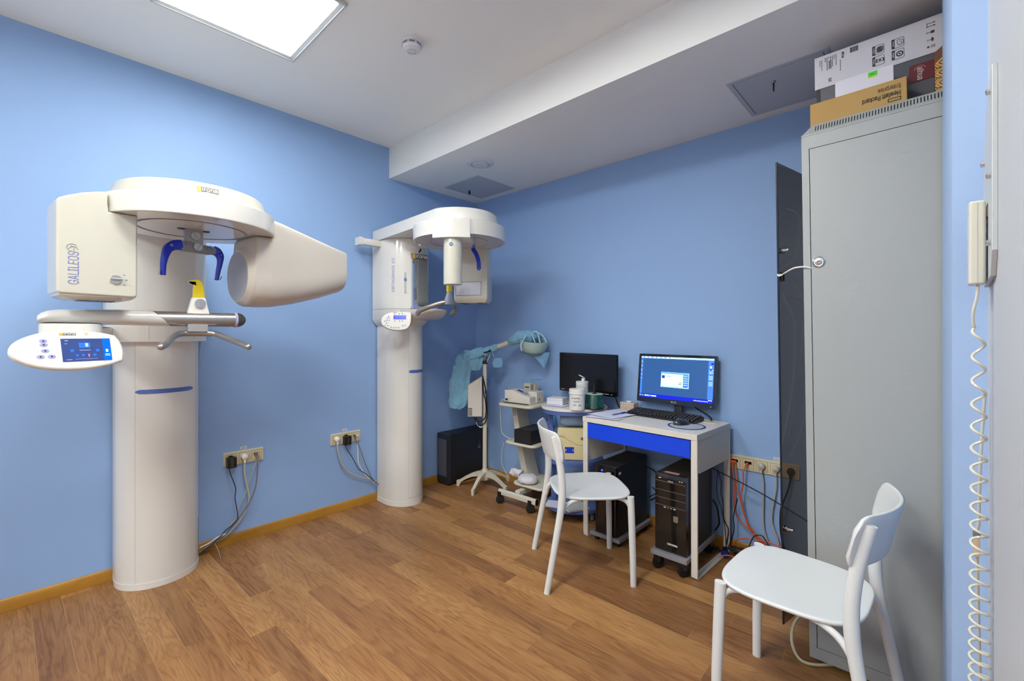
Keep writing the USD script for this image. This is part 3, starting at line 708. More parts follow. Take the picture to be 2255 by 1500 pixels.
# temple rests
for s, nm in ((1, 0), (-1, 1)):
    y_ = oy + s * 0.1
    tr = obj('temple_rest', sweep(catmull([(-2.26, y_, 1.845), (-2.235, y_ + s * 0.012, 1.80), (-2.222, y_ + s * 0.02, 1.75), (-2.222, y_ + s * 0.022, 1.705)], 6), sec, [np.array((0.014, 0.007))] * 19), m_royal, P, world=True)
    obj('rest_hanger', tube([(-2.275, y_ + s * 0.03, 1.876), (-2.268, y_ + s * 0.018, 1.86), (-2.262, y_, 1.845)], 0.012, 8, 4), M('lilac_grey_plastic', (168, 168, 192), 0.4), tr, world=True)
    obj('rest_tip', ball((-2.222, y_ + s * 0.022, 1.706), 0.0125, 1), M('tip_blue', (66, 96, 190), 0.4), tr, world=True)
# mirror, badge, slider
mx = -2.97 + CA - 0.0015
mi = obj('mirror', bx(mx - 0.02, mx + 0.004, oy - 0.066, oy + 0.066, 1.452, 1.81, 0.0), m_mirror, P, world=True, smooth=False)
brand_badge(P, (mx + 0.0045, oy, 1.829), (0, 1, 0), (0, 0, 1), 0.132, 0.036)
obj('badge_plinth', bx(mx - 0.02, mx + 0.0038, oy - 0.066, oy + 0.066, 1.811, 1.847), m_greyplastic, P, world=True, smooth=False)
obj('hook', tube([(mx - 0.002, oy - 0.005, 1.862), (mx + 0.012, oy - 0.004, 1.872), (mx + 0.014, oy, 1.885)], 0.006, 8, 4), m_dark, P, world=True)
obj('slide_track', col_strip(-2.97, oy, CA, CB, -0.60, -0.52, 1.555, 1.71, 0.001, False, 5), m_ltgrey, P, world=True)
obj('slide_button', col_strip(-2.97, oy, CA, CB, -0.60, -0.52, 1.648, 1.668, 0.006, False, 5), m_accent, P, world=True)
obj('mirror_sill', bx(mx - 0.02, mx + 0.02, oy - 0.068, oy + 0.15, 1.447, 1.464, 0.002), M('sill_violet', (150, 156, 214), 0.4), P, world=True)
def wrap_text(s, width, hgt, th, z0):
    """Upright-running lettering wrapped round the carriage's front."""
    m = meshkit.text_mesh(s, hgt, 0.0006)
    m.apply_scale((width / (m.bounds[1][0] - m.bounds[0][0]), 1, 1))
    v = m.vertices.copy()
    out = np.zeros_like(v)
    for i, (x, y, z) in enumerate(v):
        t = th - y / 0.2
        nx, ny = math.cos(t) / CA, math.sin(t) / CB
        l = math.hypot(nx, ny)
        d = 0.0004 + z
        out[i] = (-2.97 + CA * math.cos(t) + nx / l * d, oy + CB * math.sin(t) + ny / l * d, z0 + x)
    return tm(out, m.faces)
obj('lettering', wrap_text('ORTHOPHOS XG', 0.245, 0.02, -0.93, 1.567), m_label_blue, P, world=True, smooth=False)
obj('wall_bracket', [bx(-2.99, -2.945, 1.595, 1.76, 1.905, 1.95, 0.004), bx(-3.02, -2.945, 1.572, 1.60, 1.9, 1.957, 0.004)], m_white, P, world=True)
# tray, handle, chin rest
tray = []
for u, h in ((0.0, 0.075), (0.1, 0.07), (0.17, 0.055), (0.22, 0.035), (0.25, 0.016), (0.258, 0.006)):
    w = 0.158 * math.sqrt(max(0.02, 1 - (u / 0.262) ** 2.6))
    x_ = -2.765 + u
    tray.append([(x_, oy + 0.015 - w, 1.438), (x_, oy + 0.015 - w * 0.96, 1.438 - h * 0.5), (x_, oy + 0.015 - w * 0.7, 1.438 - h), (x_, oy + 0.015 + w * 0.7, 1.438 - h), (x_, oy + 0.015 + w * 0.96, 1.438 - h * 0.5), (x_, oy + 0.015 + w, 1.438)])
obj('tray', loft(tray), m_white, P, world=True, smooth=50)
hp = [(-2.55, 1.785, 1.405), (-2.53, 1.79, 1.425), (-2.46, 1.835, 1.455), (-2.40, 1.885, 1.478), (-2.385, 1.925, 1.484), (-2.40, 1.975, 1.482), (-2.44, 2.03, 1.468), (-2.49, 2.07, 1.44), (-2.535, 2.07, 1.41)]
ub = obj('grip_bar', tube(hp, 0.0165, 12, 6), m_silver, P, world=True)
obj('grip_end', ball(hp[0], 0.0167), m_greyplastic, ub, world=True)
obj('grip_end', ball(hp[-1], 0.0167), m_greyplastic, ub, world=True)
cone = obj('chin_support', loft([np.column_stack([circle(1, 16) * (rx, ry) + (-2.386, 1.925), np.full(16, z)]) for z, rx, ry in ((1.465, 0.024, 0.04), (1.495, 0.022, 0.038), (1.53, 0.016, 0.024), (1.55, 0.014, 0.018))]), M('chin_support_grey', (146, 152, 164), 0.4), P, world=True)
obj('bite_block', bx(-2.398, -2.374, 1.908, 1.942, 1.55, 1.625, 0.004), m_yellow, cone, world=True)
# its keypad
kn_ = np.array((0.80, -0.56, 0.22)); kn_ /= np.linalg.norm(kn_)
ku = np.cross((0, 0, 1), kn_); ku /= np.linalg.norm(ku); kv = np.cross(kn_, ku)
kc = np.array((-2.685, 1.715, 1.357))
ko = catmull([(-0.113, -0.004), (-0.105, 0.025), (-0.075, 0.05), (-0.03, 0.064), (0.03, 0.066), (0.075, 0.064), (0.088, 0.058)], 4)
ko = np.vstack([ko, catmull([(0.088, 0.058), (0.09, 0.02), (0.082, -0.03), (0.06, -0.058)], 4)[1:], catmull([(0.06, -0.058), (0.02, -0.067), (-0.03, -0.066), (-0.075, -0.052), (-0.105, -0.028), (-0.113, -0.004)], 4)[1:-1]])[::-1]
kp = obj('control_panel', frame(prism(ko, -0.035, 0.0, 0.007, 2), kc, ku, kv, kn_), m_print_white, P, world=True, smooth=40)
def kk(u, v, d=0.0):
    return kc + ku * u + kv * v + kn_ * d
obj('panel_stem', tube([kk(0.02, 0, -0.03), np.array((-2.80, 1.80, 1.38))], 0.035, 10, 3), m_column, kp, world=True)
lcd = obj('display', plate(0.084, 0.029, kk(0.012, 0.0235), ku, kv, 0.0008), M('keypad_display', (0, 20, 190), 0.2, emit=0.7), kp, world=True, smooth=False)
for v_ in (0.031, 0.024, 0.016):
    obj('display_line', plate(0.07, 0.0022, kk(0.012, v_, 0.0007), ku, kv, 0.0004), M('display_line_blue', (50, 84, 240), 0.2, emit=0.8), lcd, world=True, smooth=False)
for u, v in ((-0.06, 0.02), (-0.072, 0.016), (-0.072, 0.002), (-0.062, 0.03), (-0.058, 0.003), (-0.085, -0.004), (-0.075, -0.018), (-0.083, -0.034), (-0.065, -0.036), (-0.045, -0.048), (-0.028, -0.05), (-0.01, -0.05), (0.006, -0.05), (0.032, -0.036), (0.048, -0.034), (-0.022, 0.048), (0.008, 0.049), (0.03, 0.05), (-0.02, -0.003), (0.01, -0.003), (0.03, -0.002)):
    obj('button', frame(prism(circle(0.0045, 10), 0, 0.001), kk(u, v), ku, kv, kn_), M('keypad_button_print', (140, 146, 190), 0.5), kp, world=True, smooth=False)
brand_badge(kp, kk(-0.02, 0.0585), ku, kv, 0.03, 0.0045)
obj('radiation_mark', plate(0.006, 0.005, kk(0.022, 0.06), ku, kv, 0.0006), m_orange, kp, world=True, smooth=False)

# ------------------------------------------------------------------ chairs
def bent_sheet(W, z0, z1, xs, sag, th=0.012, r=0.035, n=36, m=8):
    secs = []
    for i in range(n + 1):
        y = -W / 2 + W * i / n
        e = max(0.0, abs(y) - (W / 2 - r))
        cut = r - math.sqrt(max(0.0, r * r - e * e)) if e > 0 else 0.0
        cut = min(cut, (z1 - z0) / 2 - 0.004)
        zz = np.linspace(z0 + cut, z1 - cut, m)
        slope = 2 * sag * y / (W / 2) ** 2
        nx, ny = 1 / math.hypot(1, slope), -slope / math.hypot(1, slope)
        front = [(xs(z) - sag * (1 - (y / (W / 2)) ** 2), y, z) for z in zz]
        h = th / 2
        ring = [(x + nx * h, y_ + ny * h, z) for x, y_, z in front]
        ring += [(front[-1][0], front[-1][1], zz[-1] + h * 0.7)]
        ring += [(x - nx * h, y_ - ny * h, z) for x, y_, z in front[::-1]]
        ring += [(front[0][0], front[0][1], zz[0] - h * 0.7)]
        secs.append(ring)
    return loft(secs)

def chair(label, loc, rz):
    t = thing('side_chair', label, 'chair', loc, rz, 'white plastic side chairs')
    th = np.arange(64) * 2 * PI / 64
    n = 3.4
    ol = np.column_stack([0.2 * np.sign(np.cos(th)) * abs(np.cos(th)) ** (2 / n), np.sign(np.sin(th)) * abs(np.sin(th)) ** (2 / n)])
    ol[:, 1] *= 0.207 + 0.06 * ol[:, 0]
    S = lambda s, z: np.column_stack([ol * s, np.full(64, z)])
    def dish(s):
        return 0.4515 - 0.011 * (1 - s * s) ** 1.0
    seat = [S(0.02, 0.432)] + [S(s, 0.437 - 0.010 * (1 - s * s)) for s in (0.5, 0.85, 0.97)] + [S(0.99, 0.4395), S(1.0, 0.4440), S(0.995, 0.4485)] + [S(s, dish(s)) for s in (0.975, 0.93, 0.85, 0.72, 0.55, 0.36, 0.18, 0.02)]
    obj('seat', loft(seat), m_chair, t, smooth=50)
    lg = np.array([(0.018 * math.cos(a) * (1 if abs(math.cos(a)) < .99 else 1), 0.0145 * math.sin(a)) for a in np.arange(14) * 2 * PI / 14])
    for s in (-1, 1):
        l = obj('leg', sweep([(0.182, s * 0.2, 0.0), (0.18, s * 0.197, 0.15), (0.175, s * 0.193, 0.33), (0.171, s * 0.19, 0.446)], lg, [0.86, 0.95, 1.0, 1.0], up=(1, 0, 0)), m_chair, t, smooth=50)
        obj('gusset', sweep(catmull([(0.176, s * 0.193, 0.34), (0.172, s * 0.186, 0.385), (0.15, s * 0.176, 0.42), (0.1, s * 0.17, 0.436), (0.04, s * 0.168, 0.438)], 5), lg * (0.75, 0.9), list(np.linspace(1, 0.55, 21)), up=(1, 0, 0)), m_chair, l, smooth=60)
        rp = catmull([(-0.262, s * 0.228, 0.0), (-0.225, s * 0.219, 0.2), (-0.195, s * 0.211, 0.36), (-0.183, s * 0.207, 0.45), (-0.182, s * 0.203, 0.53), (-0.190, s * 0.199, 0.61), (-0.204, s * 0.196, 0.68), (-0.222, s * 0.194, 0.756)], 5)
        l = obj('leg', sweep(rp, lg, list(np.interp(np.linspace(0, 1, len(rp)), [0, 0.45, 0.75, 1], [0.85, 1.08, 1.0, 0.86])), up=(1, 0, 0)), m_chair, t, smooth=50)
        obj('gusset', sweep(catmull([(-0.196, s * 0.207, 0.33), (-0.18, s * 0.196, 0.385), (-0.14, s * 0.182, 0.42), (-0.08, s * 0.174, 0.436), (-0.02, s * 0.17, 0.438)], 5), lg * (0.75, 0.9), list(np.linspace(1, 0.55, 21)), up=(1, 0, 0)), m_chair, l, smooth=60)
    obj('backrest', bent_sheet(0.44, 0.628, 0.776, lambda z: -0.156 - (z - 0.572) * 0.22, 0.066), m_chair, t, smooth=50)
    return t
ch = chair('white plastic chair with curved backrest standing at the blue-drawer desk', (-1.357, 2.052, 0), 48)
dup(ch, 'white plastic chair with curved backrest in front of the grey cabinet', (-0.327, 1.735, 0), 177, 'white plastic side chairs')

# ------------------------------------------------------------------ desk and what stands on it
DR = -2.8
DO = np.array((-1.588, 2.343))
dxv = np.array((math.cos(math.radians(DR)), math.sin(math.radians(DR)))); dyv = np.array((-dxv[1], dxv[0]))
DW, DD, DH = 0.722, 0.452, 0.75
def dk(u, v, z):
    q = DO + dxv * u + dyv * v
    return np.array((q[0], q[1], z))
d = thing('desk', 'small white desk with bright blue drawer front and looped metal legs', 'desk', (DO[0], DO[1], 0), DR)
obj('top', bx(0, DW, 0, DD, 0.719, 0.75, 0.002), m_desk, d)
obj('side_panel', bx(0.004, 0.02, 0.02, DD - 0.005, 0.47, 0.719), m_desk, d, smooth=False)
obj('side_panel', bx(DW - 0.018, DW - 0.003, 0.036, DD - 0.005, 0.545, 0.719), m_desk, d, smooth=False)
obj('back_panel', bx(0.02, DW - 0.018, DD - 0.022, DD - 0.008, 0.55, 0.719), m_desk, d, smooth=False)
dr = obj('drawer', bx(0.036, DW - 0.04, 0.006, 0.02, 0.622, 0.714, 0.001), m_drawer, d)
obj('drawer_box', bx(0.045, DW - 0.05, 0.02, 0.36, 0.63, 0.70), m_desk, dr, smooth=False)
lgs = rrect(0.012, 0.034, 0.002, 2)
for x_ in (0.0175, DW - 0.0175):
    zt = 0.719
    path = [(x_, 0.008, zt), (x_, 0.010, 0.3), (x_, 0.011, 0.03), (x_, 0.013, 0.014), (x_, 0.02, 0.0075), (x_, 0.03, 0.006), (x_, DD - 0.03, 0.006), (x_, DD - 0.02, 0.0075), (x_, DD - 0.013, 0.014), (x_, DD - 0.011, 0.03), (x_, DD - 0.010, 0.3), (x_, DD - 0.008, zt)]
    obj('leg', sweep(path, rrect(0.012, 0.034, 0.002, 2), up=(0, 1, 0)), m_deskmetal, d)
obj('cam_screw', ball((0.0215, 0.03, 0.5), 0.006, 1), m_steel, d)

def monitor(label, loc, rz, W, H, tilt, lit, z0, stand_back, brand):
    """Screen centred on loc in plan, front face at local y=0 facing -y, lower edge at z0."""
    t = thing('monitor', label, 'computer monitor', (loc[0], loc[1], 0), rz)
    ct, st_ = math.cos(math.radians(tilt)), math.sin(math.radians(tilt))
    ex, ey, ez = np.array((1, 0, 0)), np.array((0, st_, ct)), np.array((0, -ct, st_))
    base = np.array((0, 0, z0))
    def q(u, v, d=0.0):
        return base + ex * u + ey * v + ez * d
    b0 = 0.03 if brand else 0.032
    fr = Polygon(rrect(W, H, 0.006, 4, (0, H / 2))).difference(sbox(-W / 2 + 0.016, b0, W / 2 - 0.016, H - 0.016))
    obj('bezel', frame(poly_prism(fr, -0.014, 0.0), base, ex, ey, ez), m_gloss_black, t, smooth=False)
    obj('back_shell', frame(loft([zs(rrect(W, H, 0.006, 4, (0, H / 2)), -0.008), zs(rrect(W, H, 0.006, 4, (0, H / 2)), -0.018), zs(rrect(W * 0.7, H * 0.7, 0.02, 4, (0, H / 2)), -0.034)]), base, ex, ey, ez), m_black, t)
    sw, sh = W - 0.032, H - 0.016 - b0
    cv = b0 + sh / 2
    if lit:
        m1 = M('desktop_blue', (40, 82, 138), 0.25, emit=0.42)
        m2 = M('toolbar_blue', (60, 116, 250), 0.25, emit=0.6)
        m3 = M('taskbar_blue', (0, 20, 190), 0.25, emit=0.6)
        m4 = M('window_white', (206, 228, 255), 0.25, emit=0.6)
        m5 = M('titlebar_pale', (160, 200, 255), 0.25, emit=0.6)
        m6 = M('icon_navy', (30, 60, 150), 0.25, emit=0.5)
        m7 = M('warning_yellow', (206, 200, 60), 0.3, emit=0.7)
        s_ = obj('screen', plate(sw, sh, q(0, cv, -0.003), ex, ey, 0.001), m1, t, smooth=False)
        def it(u, v, w, h, m, d=0.0006):
            """u, v, w, h in fractions of the screen from its upper left."""
            obj('screen_item', plate(w * sw, h * sh, q((u + w / 2 - 0.5) * sw, cv + (0.5 - v - h / 2) * sh, -0.002 + d), ex, ey, 0.0003), m, s_, smooth=False)
        it(0, 0, 1, 0.045, m5)
        it(0, 0.045, 0.028, 0.87, m2)
        it(0.93, 0.045, 0.07, 0.87, m2)
        it(0, 0.915, 1, 0.085, m3)
        for k in range(22):
            it(0.01 + k * 0.021, 0.01, 0.012, 0.022, m6 if k % 3 == 1 else m4, 0.001)
        for k in range(14):
            it(0.008, 0.07 + k * 0.035, 0.011, 0.018, m5 if k % 3 else m6, 0.001)
        for k in range(13):
            it(0.94, 0.22 + k * 0.034, 0.05, 0.018, m5 if k % 4 else m2, 0.001)
        it(0.965, 0.10, 0.03, 0.04, m3, 0.001); it(0.95, 0.17, 0.022, 0.05, m4, 0.0013); it(0.95, 0.235, 0.02, 0.04, m6, 0.0013)
        for u, w in ((0.005, 0.014), (0.035, 0.008), (0.055, 0.006), (0.075, 0.07), (0.155, 0.01), (0.175, 0.075)):
            it(u, 0.938, w, 0.035, m5 if w > 0.05 else m4, 0.001)
        for k in range(14):
            it(0.76 + k * 0.0135, 0.955, 0.008, 0.018, m4, 0.001)
        it(0.945, 0.925, 0.045, 0.02, m4, 0.001)
        it(0.305, 0.36, 0.385, 0.36, m5, 0.0012)
        it(0.31, 0.365, 0.375, 0.035, M('dialog_title', (80, 150, 230), 0.25, emit=0.8), 0.0015)
        it(0.31, 0.405, 0.295, 0.28, m4, 0.0015)
        it(0.615, 0.405, 0.065, 0.29, M('dialog_side', (50, 96, 220), 0.25, emit=0.9), 0.0015)
        it(0.318, 0.44, 0.04, 0.07, m6, 0.0018)
        it(0.37, 0.45, 0.08, 0.008, m6, 0.0018)
        it(0.31, 0.645, 0.29, 0.006, M('dialog_rule', (140, 190, 160), 0.3, emit=0.7), 0.0018)
        for k in range(5):
            it(0.622, 0.43 + k * 0.05, 0.05, 0.02, m5, 0.0018)
        tri = np.array([(-0.011, -0.009), (0.011, -0.009), (0, 0.011)])
        obj('screen_item', frame(prism(tri, 0, 0.0004), q((0.575 - 0.5) * sw, cv + (0.5 - 0.60) * sh, -0.0002), ex, ey, ez), m6, s_, smooth=False)
        obj('screen_item', frame(prism(tri * 0.72, 0, 0.0004), q((0.575 - 0.5) * sw, cv + (0.5 - 0.60) * sh, 0.0002), ex, ey, ez), m7, s_, smooth=False)
    else:
        obj('screen', plate(sw, sh, q(0, cv, -0.004), ex, ey, 0.002), m_screen_off, t, smooth=False)
        for u, w in ((-W * 0.43, 0.03), (W * 0.34, 0.04), (W * 0.42, 0.012)):
            obj('button_mark', plate(w, 0.004, q(u, 0.014, 0.0), ex, ey, 0.0006), m_ltgrey, t, smooth=False)
    if brand:
        obj('logo_disc', frame(prism(circle(0.0062, 20), 0, 0.0006), q(-0.012, 0.015), ex, ey, ez), m_ltgrey, t, smooth=False)
        obj('logo_disc_mark', frame(poly_prism(Polygon(circle(0.0046, 16)).difference(Polygon(circle(0.0032, 16))), 0.0006, 0.001), q(-0.012, 0.015), ex, ey, ez), m_black, t, smooth=False)
        obj('lettering', text('LG', 0.011, q(-0.003, 0.0095), ex, ey, 0.0006, True), m_ltgrey, t, smooth=False)
        obj('button_mark', plate(0.01, 0.006, q(W * 0.45, 0.012), ex, ey, 0.0005), m_greyplastic, t, smooth=False)
    sx = 0.02 if brand else 0.0
    obj('stand_neck', loft([zs(rrect(0.05, 0.018, 0.006, 3, (sx, y_)), z_) for z_, y_ in ((stand_back[0] + 0.006, stand_back[1]), (z0 - 0.01, 0.03 + 0.2 * (stand_back[1] - 0.03)), (z0 + 0.06, 0.032 + 0.02))]), m_black, t)
    obj('stand_base', prism(circle(0.11, 36, (sx, stand_back[1] + 0.004), 0.03), stand_back[0], stand_back[0] + 0.01, 0.003), m_gloss_black, t)
    return t
monitor('black monitor with a lit blue screen showing a small dialog, on the white desk', (-1.166, 2.716), -1.5, 0.502, 0.312, 7, True, 0.825, (DH, 0.022), True)

kx, kyv = np.array((math.cos(math.radians(-3.2)), math.sin(math.radians(-3.2)))), None
t = thing('keyboard', 'black keyboard in front of the lit monitor', 'keyboard', (-1.2, 2.646, DH), -3.2)
obj('case', loft([[(x, -0.066, 0.002), (x, 0.066, 0.002), (x, 0.066, 0.026), (x, 0.05, 0.027), (x, -0.062, 0.013), (x, -0.066, 0.01)] for x in (-0.222, -0.219, 0.219, 0.222)]), m_blk_metal, t, smooth=False)
keys, marks = [], []
for r_ in range(6):
    for c_ in range(21):
        if c_ in (15, 16 + 1) and r_ < 0:
            continue
        if r_ == 5 and 4 <= c_ <= 8:
            if c_ == 4:
                keys.append((4 + 2, r_, 5))
            continue
        keys.append((c_, r_, 1))
km = []
for c_, r_, w in keys:
    x = -0.2085 + 0.0203 * c_ + (0.004 if c_ > 14 else 0) + (0.003 if c_ > 17 else 0)
    y = 0.048 - 0.0195 * r_ - (0.003 if r_ > 0 else 0)
    zb = 0.0135 + (y + 0.062) * 0.125
    w_ = 0.0165 + 0.0203 * (w - 1)
    km.append(loft([zs(rrect(w_, 0.0165, 0.002, 2, (x, y)), zb), zs(rrect(w_ - 0.004, 0.0125, 0.002, 2, (x, y + 0.001)), zb + 0.008)]))
    if w == 1:
        marks.append(put(trimesh.creation.box((0.0035, 0.004, 0.0004)), (x - 0.002, y + 0.003, zb + 0.0083)))
kk_ = obj('keys', km, m_black, t, smooth=False, kind='stuff')
obj('key_print', marks, m_ltgrey, kk_, smooth=False, kind='stuff')

t = thing('computer_mouse', 'small glossy dark mouse lying on the clear round pad', 'computer mouse', (-1.032, 2.512, DH + 0.0025), 62)
n_ = 24
msec = []
for u in np.linspace(-1, 1, 15):
    w = 0.03 * math.sqrt(max(0.01, 1 - abs(u) ** 2.6)); h = 0.033 * math.sqrt(max(0.01, 1 - abs(u * 0.98 + 0.1) ** 2.4))
    msec.append([(0.052 * u, w * math.cos(a), h * math.sin(a)) for a in np.linspace(0, PI, 14)])
obj('shell', loft(msec), M('mouse_shell', (44, 50, 60), 0.15, coat=0.5), t, smooth=60)
obj('wheel', put(lathe([(0.001, -0.003), (0.006, -0.003), (0.006, 0.003), (0.001, 0.003)], 14), (-0.026, 0, 0.0285), rx=90), m_greyplastic, t)
t = thing('mouse_pad', 'clear round mouse pad with a dark blue rim on the desk corner', 'mouse pad', (-0.995, 2.492, DH))
obj('disc', prism(circle(0.094, 48), 0.0, 0.0018), M('pad_film', (206, 208, 212), 0.25), t, smooth=False)
obj('rim', poly_prism(Polygon(circle(0.1, 48)).difference(Polygon(circle(0.089, 48))), 0.0002, 0.0024), M('pad_rim_blue', (18, 74, 140), 0.35), t, smooth=False)

def sheet(w, h, z, seed=0, curl=0.003):
    nx, ny = 7, 9
    v = []
    for j in range(ny):
        for i in range(nx):
            x, y = (i / (nx - 1) - 0.5) * w, (j / (ny - 1) - 0.5) * h
            v.append((x, y, z + curl * meshkit.noise(np.array([x * 14 + seed, y * 14, seed * 1.0])).item()))
    v = np.array(v)
    f = []
    for j in range(ny - 1):
        for i in range(nx - 1):
            a = j * nx + i
            f += [(a, a + 1, a + nx + 1), (a, a + nx + 1, a + nx)]
    k = len(v)
    top, bot = v, v - (0, 0, 0.0006)
    F = f + [(c + k, b + k, a + k) for a, b, c in f]
    edge = list(range(nx)) + [j * nx + nx - 1 for j in range(1, ny)] + [(ny - 1) * nx + i for i in range(nx - 2, -1, -1)] + [j * nx for j in range(ny - 2, 0, -1)]
    for a, b in zip(edge, edge[1:] + edge[:1]):
        F += [(a, a + k, b + k), (a, b + k, b)]
    return tm(np.vstack([top, bot]), F)
m_print_line = M('faint_print_line', (176, 176, 190), 0.8)
def paper(label, loc, rz, seed, w=0.21, h=0.297, lines=True, name='paper_sheet', curl=0.003):
    t = thing(name, label, 'paper', loc, rz)
    obj('sheet', sheet(w, h, 0.0012, seed, curl), m_paper, t, smooth=True)
    return t
paper('lower sheet of white paper on the desk, its corner sticking out under the other', (-1.472, 2.492, DH), 6, 3)
paper('upper sheet of white paper with the pen lying on it', (-1.468, 2.535, DH + 0.004), -9, 11)
t = thing('pen', 'blue ballpoint pen lying on the white papers', 'pen', (-1.437, 2.52, DH + 0.0125), 82)
pb = obj('barrel', put(lathe([(0.001, -0.066), (0.0022, -0.06), (0.0042, -0.05), (0.0042, 0.03)], 12), (0, 0, 0), ry=90), M('pen_barrel_clear_blue', (110, 120, 170), 0.3), t)
obj('cap', put(lathe([(0.0045, 0.028), (0.0052, 0.03), (0.0052, 0.066), (0.004, 0.07), (0.001, 0.07)], 12), (0, 0, 0), ry=90), M('pen_cap_blue', (24, 40, 150), 0.3), t)
t = thing('card_box', 'small stacked pale brown card box on the desk left of the lit monitor', 'box', (-1.478, 2.735, DH), -4)
m_tan = M('pale_tan_card', (202, 178, 158), 0.7)
obj('lower_tier', bx(-0.052, 0.052, -0.03, 0.03, 0, 0.022, 0.001), m_tan, t)
obj('upper_tier', bx(-0.052, 0.052, -0.03, 0.03, 0.0225, 0.044, 0.001), m_tan, t)
obj('lid', bx(-0.053, 0.053, -0.031, 0.031, 0.0445, 0.056, 0.001), M('pale_tan_lid', (198, 190, 182), 0.6), t)
obj('white_piece', bx(-0.014, 0.02, -0.014, 0.014, 0.056, 0.066, 0.002), m_card, t)
t = thing('cable_grommet', 'flat cream oval cap on the desk\'s rear corner right of the keyboard', 'grommet', (-0.934, 2.68, DH), 0)
obj('cap', prism(circle(0.042, 30, ry=0.024), 0, 0.004, 0.001), m_socket, t)

# ------------------------------------------------------------------ computers under the desk
def dolly(label, x0, x1, y0, y1, z, cast):
    t = thing('computer_dolly', label, 'trolley', ((x0 + x1) / 2, (y0 + y1) / 2, 0))
    w, h = (x1 - x0) / 2, (y1 - y0) / 2
    mg = M('grey_dolly_plastic', (142, 140, 146), 0.45)
    obj('tray', bx(-w, w, -h, h, z - 0.024, z, 0.003), mg, t)
    for sx in (-1, 1):
        for sy in (-1, 1):
            r = cast
            c = obj('caster', put(lathe([(0.001, -0.011), (r * 0.8, -0.011), (r, -0.008), (r, 0.008), (r * 0.8, 0.011), (0.001, 0.011)], 18), (sx * (w - 0.03), sy * (h - 0.035), r), ry=90, rz=-30 if cast > 0.02 else 0), m_rubber, t)
            if cast > 0.02:
                obj('fork', bx(sx * (w - 0.03) - 0.02, sx * (w - 0.03) + 0.02, sy * (h - 0.035) - 0.02, sy * (h - 0.035) + 0.02, 1.2 * r, z - 0.024, 0.004), m_black, c)
    return t
dolly('grey computer dolly on black casters under the desk\'s right side', -1.105, -0.907, 2.275, 2.70, 0.105, 0.033)
dolly('low grey computer dolly under the desk\'s left side', -1.528, -1.325, 2.336, 2.75, 0.058, 0.0155)

def tower(label, x0, x1, y0, y1, z0, z1):
    t = thing('computer_tower', label, 'computer', ((x0 + x1) / 2, (y0 + y1) / 2, z0))
    return t, (x1 - x0) / 2, (y1 - y0) / 2, z1 - z0
t, w, h, H = tower('black computer tower with silver power button and lettering, on the dolly with casters', -1.088, -0.92, 2.30, 2.67, 0.1056, 0.517)
obj('body', bx(-w, w, -h + 0.03, h, 0.0, H, 0.002), m_blk_metal, t)
fp = obj('front_panel', loft([[(x, -h + 0.03, 0.0), (x, -h + 0.03, H), (x, -h + 0.008, H), (x, -h, H - 0.02), (x, -h, 0.006), (x, -h + 0.006, 0.0)][::-1] for x in (-w, -w + 0.003, w - 0.003, w)]), m_gloss_black, t, smooth=False)
fx, fz, fy = np.array((1, 0, 0)), np.array((0, 0, 1)), -h - 0.0002
def fl(u, v):
    return np.array((u, fy, v))
for v in (0.372, 0.325, 0.285, 0.245):
    obj('bay_seam', plate(2 * w - 0.006, 0.0015, fl(0, v), fx, fz, 0.0006), m_greyplastic, fp, smooth=False)
obj('lettering', text('ASUS', 0.008, fl(0, 0.378), fx, fz, 0.0005, True, True), m_ltgrey, fp, smooth=False)
obj('lettering', text('CROWN', 0.010, fl(0.01, 0.045), fx, fz, 0.0005, True, True, width=0.055), m_print_white, fp, smooth=False)
for u, c in ((-0.03, m_ltgrey), (-0.012, M('audio_pink', (200, 120, 110), 0.4)), (0.004, M('audio_green', (180, 190, 120), 0.4)), (0.022, m_ltgrey)):
    obj('port', plate(0.013 if c is m_ltgrey else 0.006, 0.006, fl(u, 0.236), fx, fz, 0.001), c, fp, smooth=False)
obj('power_button', frame(prism(np.array([(-0.013, 0.016), (-0.013, -0.01), (-0.008, -0.016), (0.008, -0.016), (0.013, -0.01), (0.013, 0.016)]), 0, 0.004, 0.001), fl(0.03, 0.185), fx, fz, (0, -1, 0)), m_silver, fp)
for u in (-0.062, -0.055, 0.05, 0.062):
    obj('badge', plate(0.006, 0.004, fl(u, 0.388), fx, fz, 0.0005), m_print_white, fp, smooth=False)
obj('top_sticker', bx(-0.05, 0.03, -h + 0.03, -h + 0.06, H, H + 0.0006), M('pinkish_sticker', (170, 130, 118), 0.6), t, smooth=False)
t, w, h, H = tower('wide black computer tower with a round blue light, on the low dolly', -1.50, -1.347, 2.345, 2.74, 0.0586, 0.478)
o = rrect(2 * w, 2 * h, 0.018, 5)
obj('body', prism(o, 0, H, 0.008), m_blk_metal, t)
fr = obj('front_panel', prism(rrect(2 * w - 0.006, 0.03, 0.012, 4, (0, -h + 0.008)), 0.004, H - 0.006, 0.004), m_gloss_black, t)
obj('power_light', frame(lathe([(0.001, 0), (0.008, 0), (0.006, 0.002), (0.001, 0.003)], 18), (-0.02, -h - 0.0072, H - 0.035), (1, 0, 0), (0, 0, 1), (0, -1, 0)), M('blue_led', (10, 20, 255), 0.3, emit=3.0), fr)
obj('power_light_core', ball((-0.022, -h - 0.0095, H - 0.034), 0.0022, 1), M('blue_led_core', (150, 180, 255), 0.3, emit=3.0), fr)
obj('side_sticker', bx(w, w + 0.0006, -h + 0.02, -h + 0.045, H - 0.05, H - 0.035), m_card, t, smooth=False)
obj('fin', bx(-0.004, 0.006, -h - 0.010, -h, 0.05, H - 0.12, 0.002), m_black, fr)

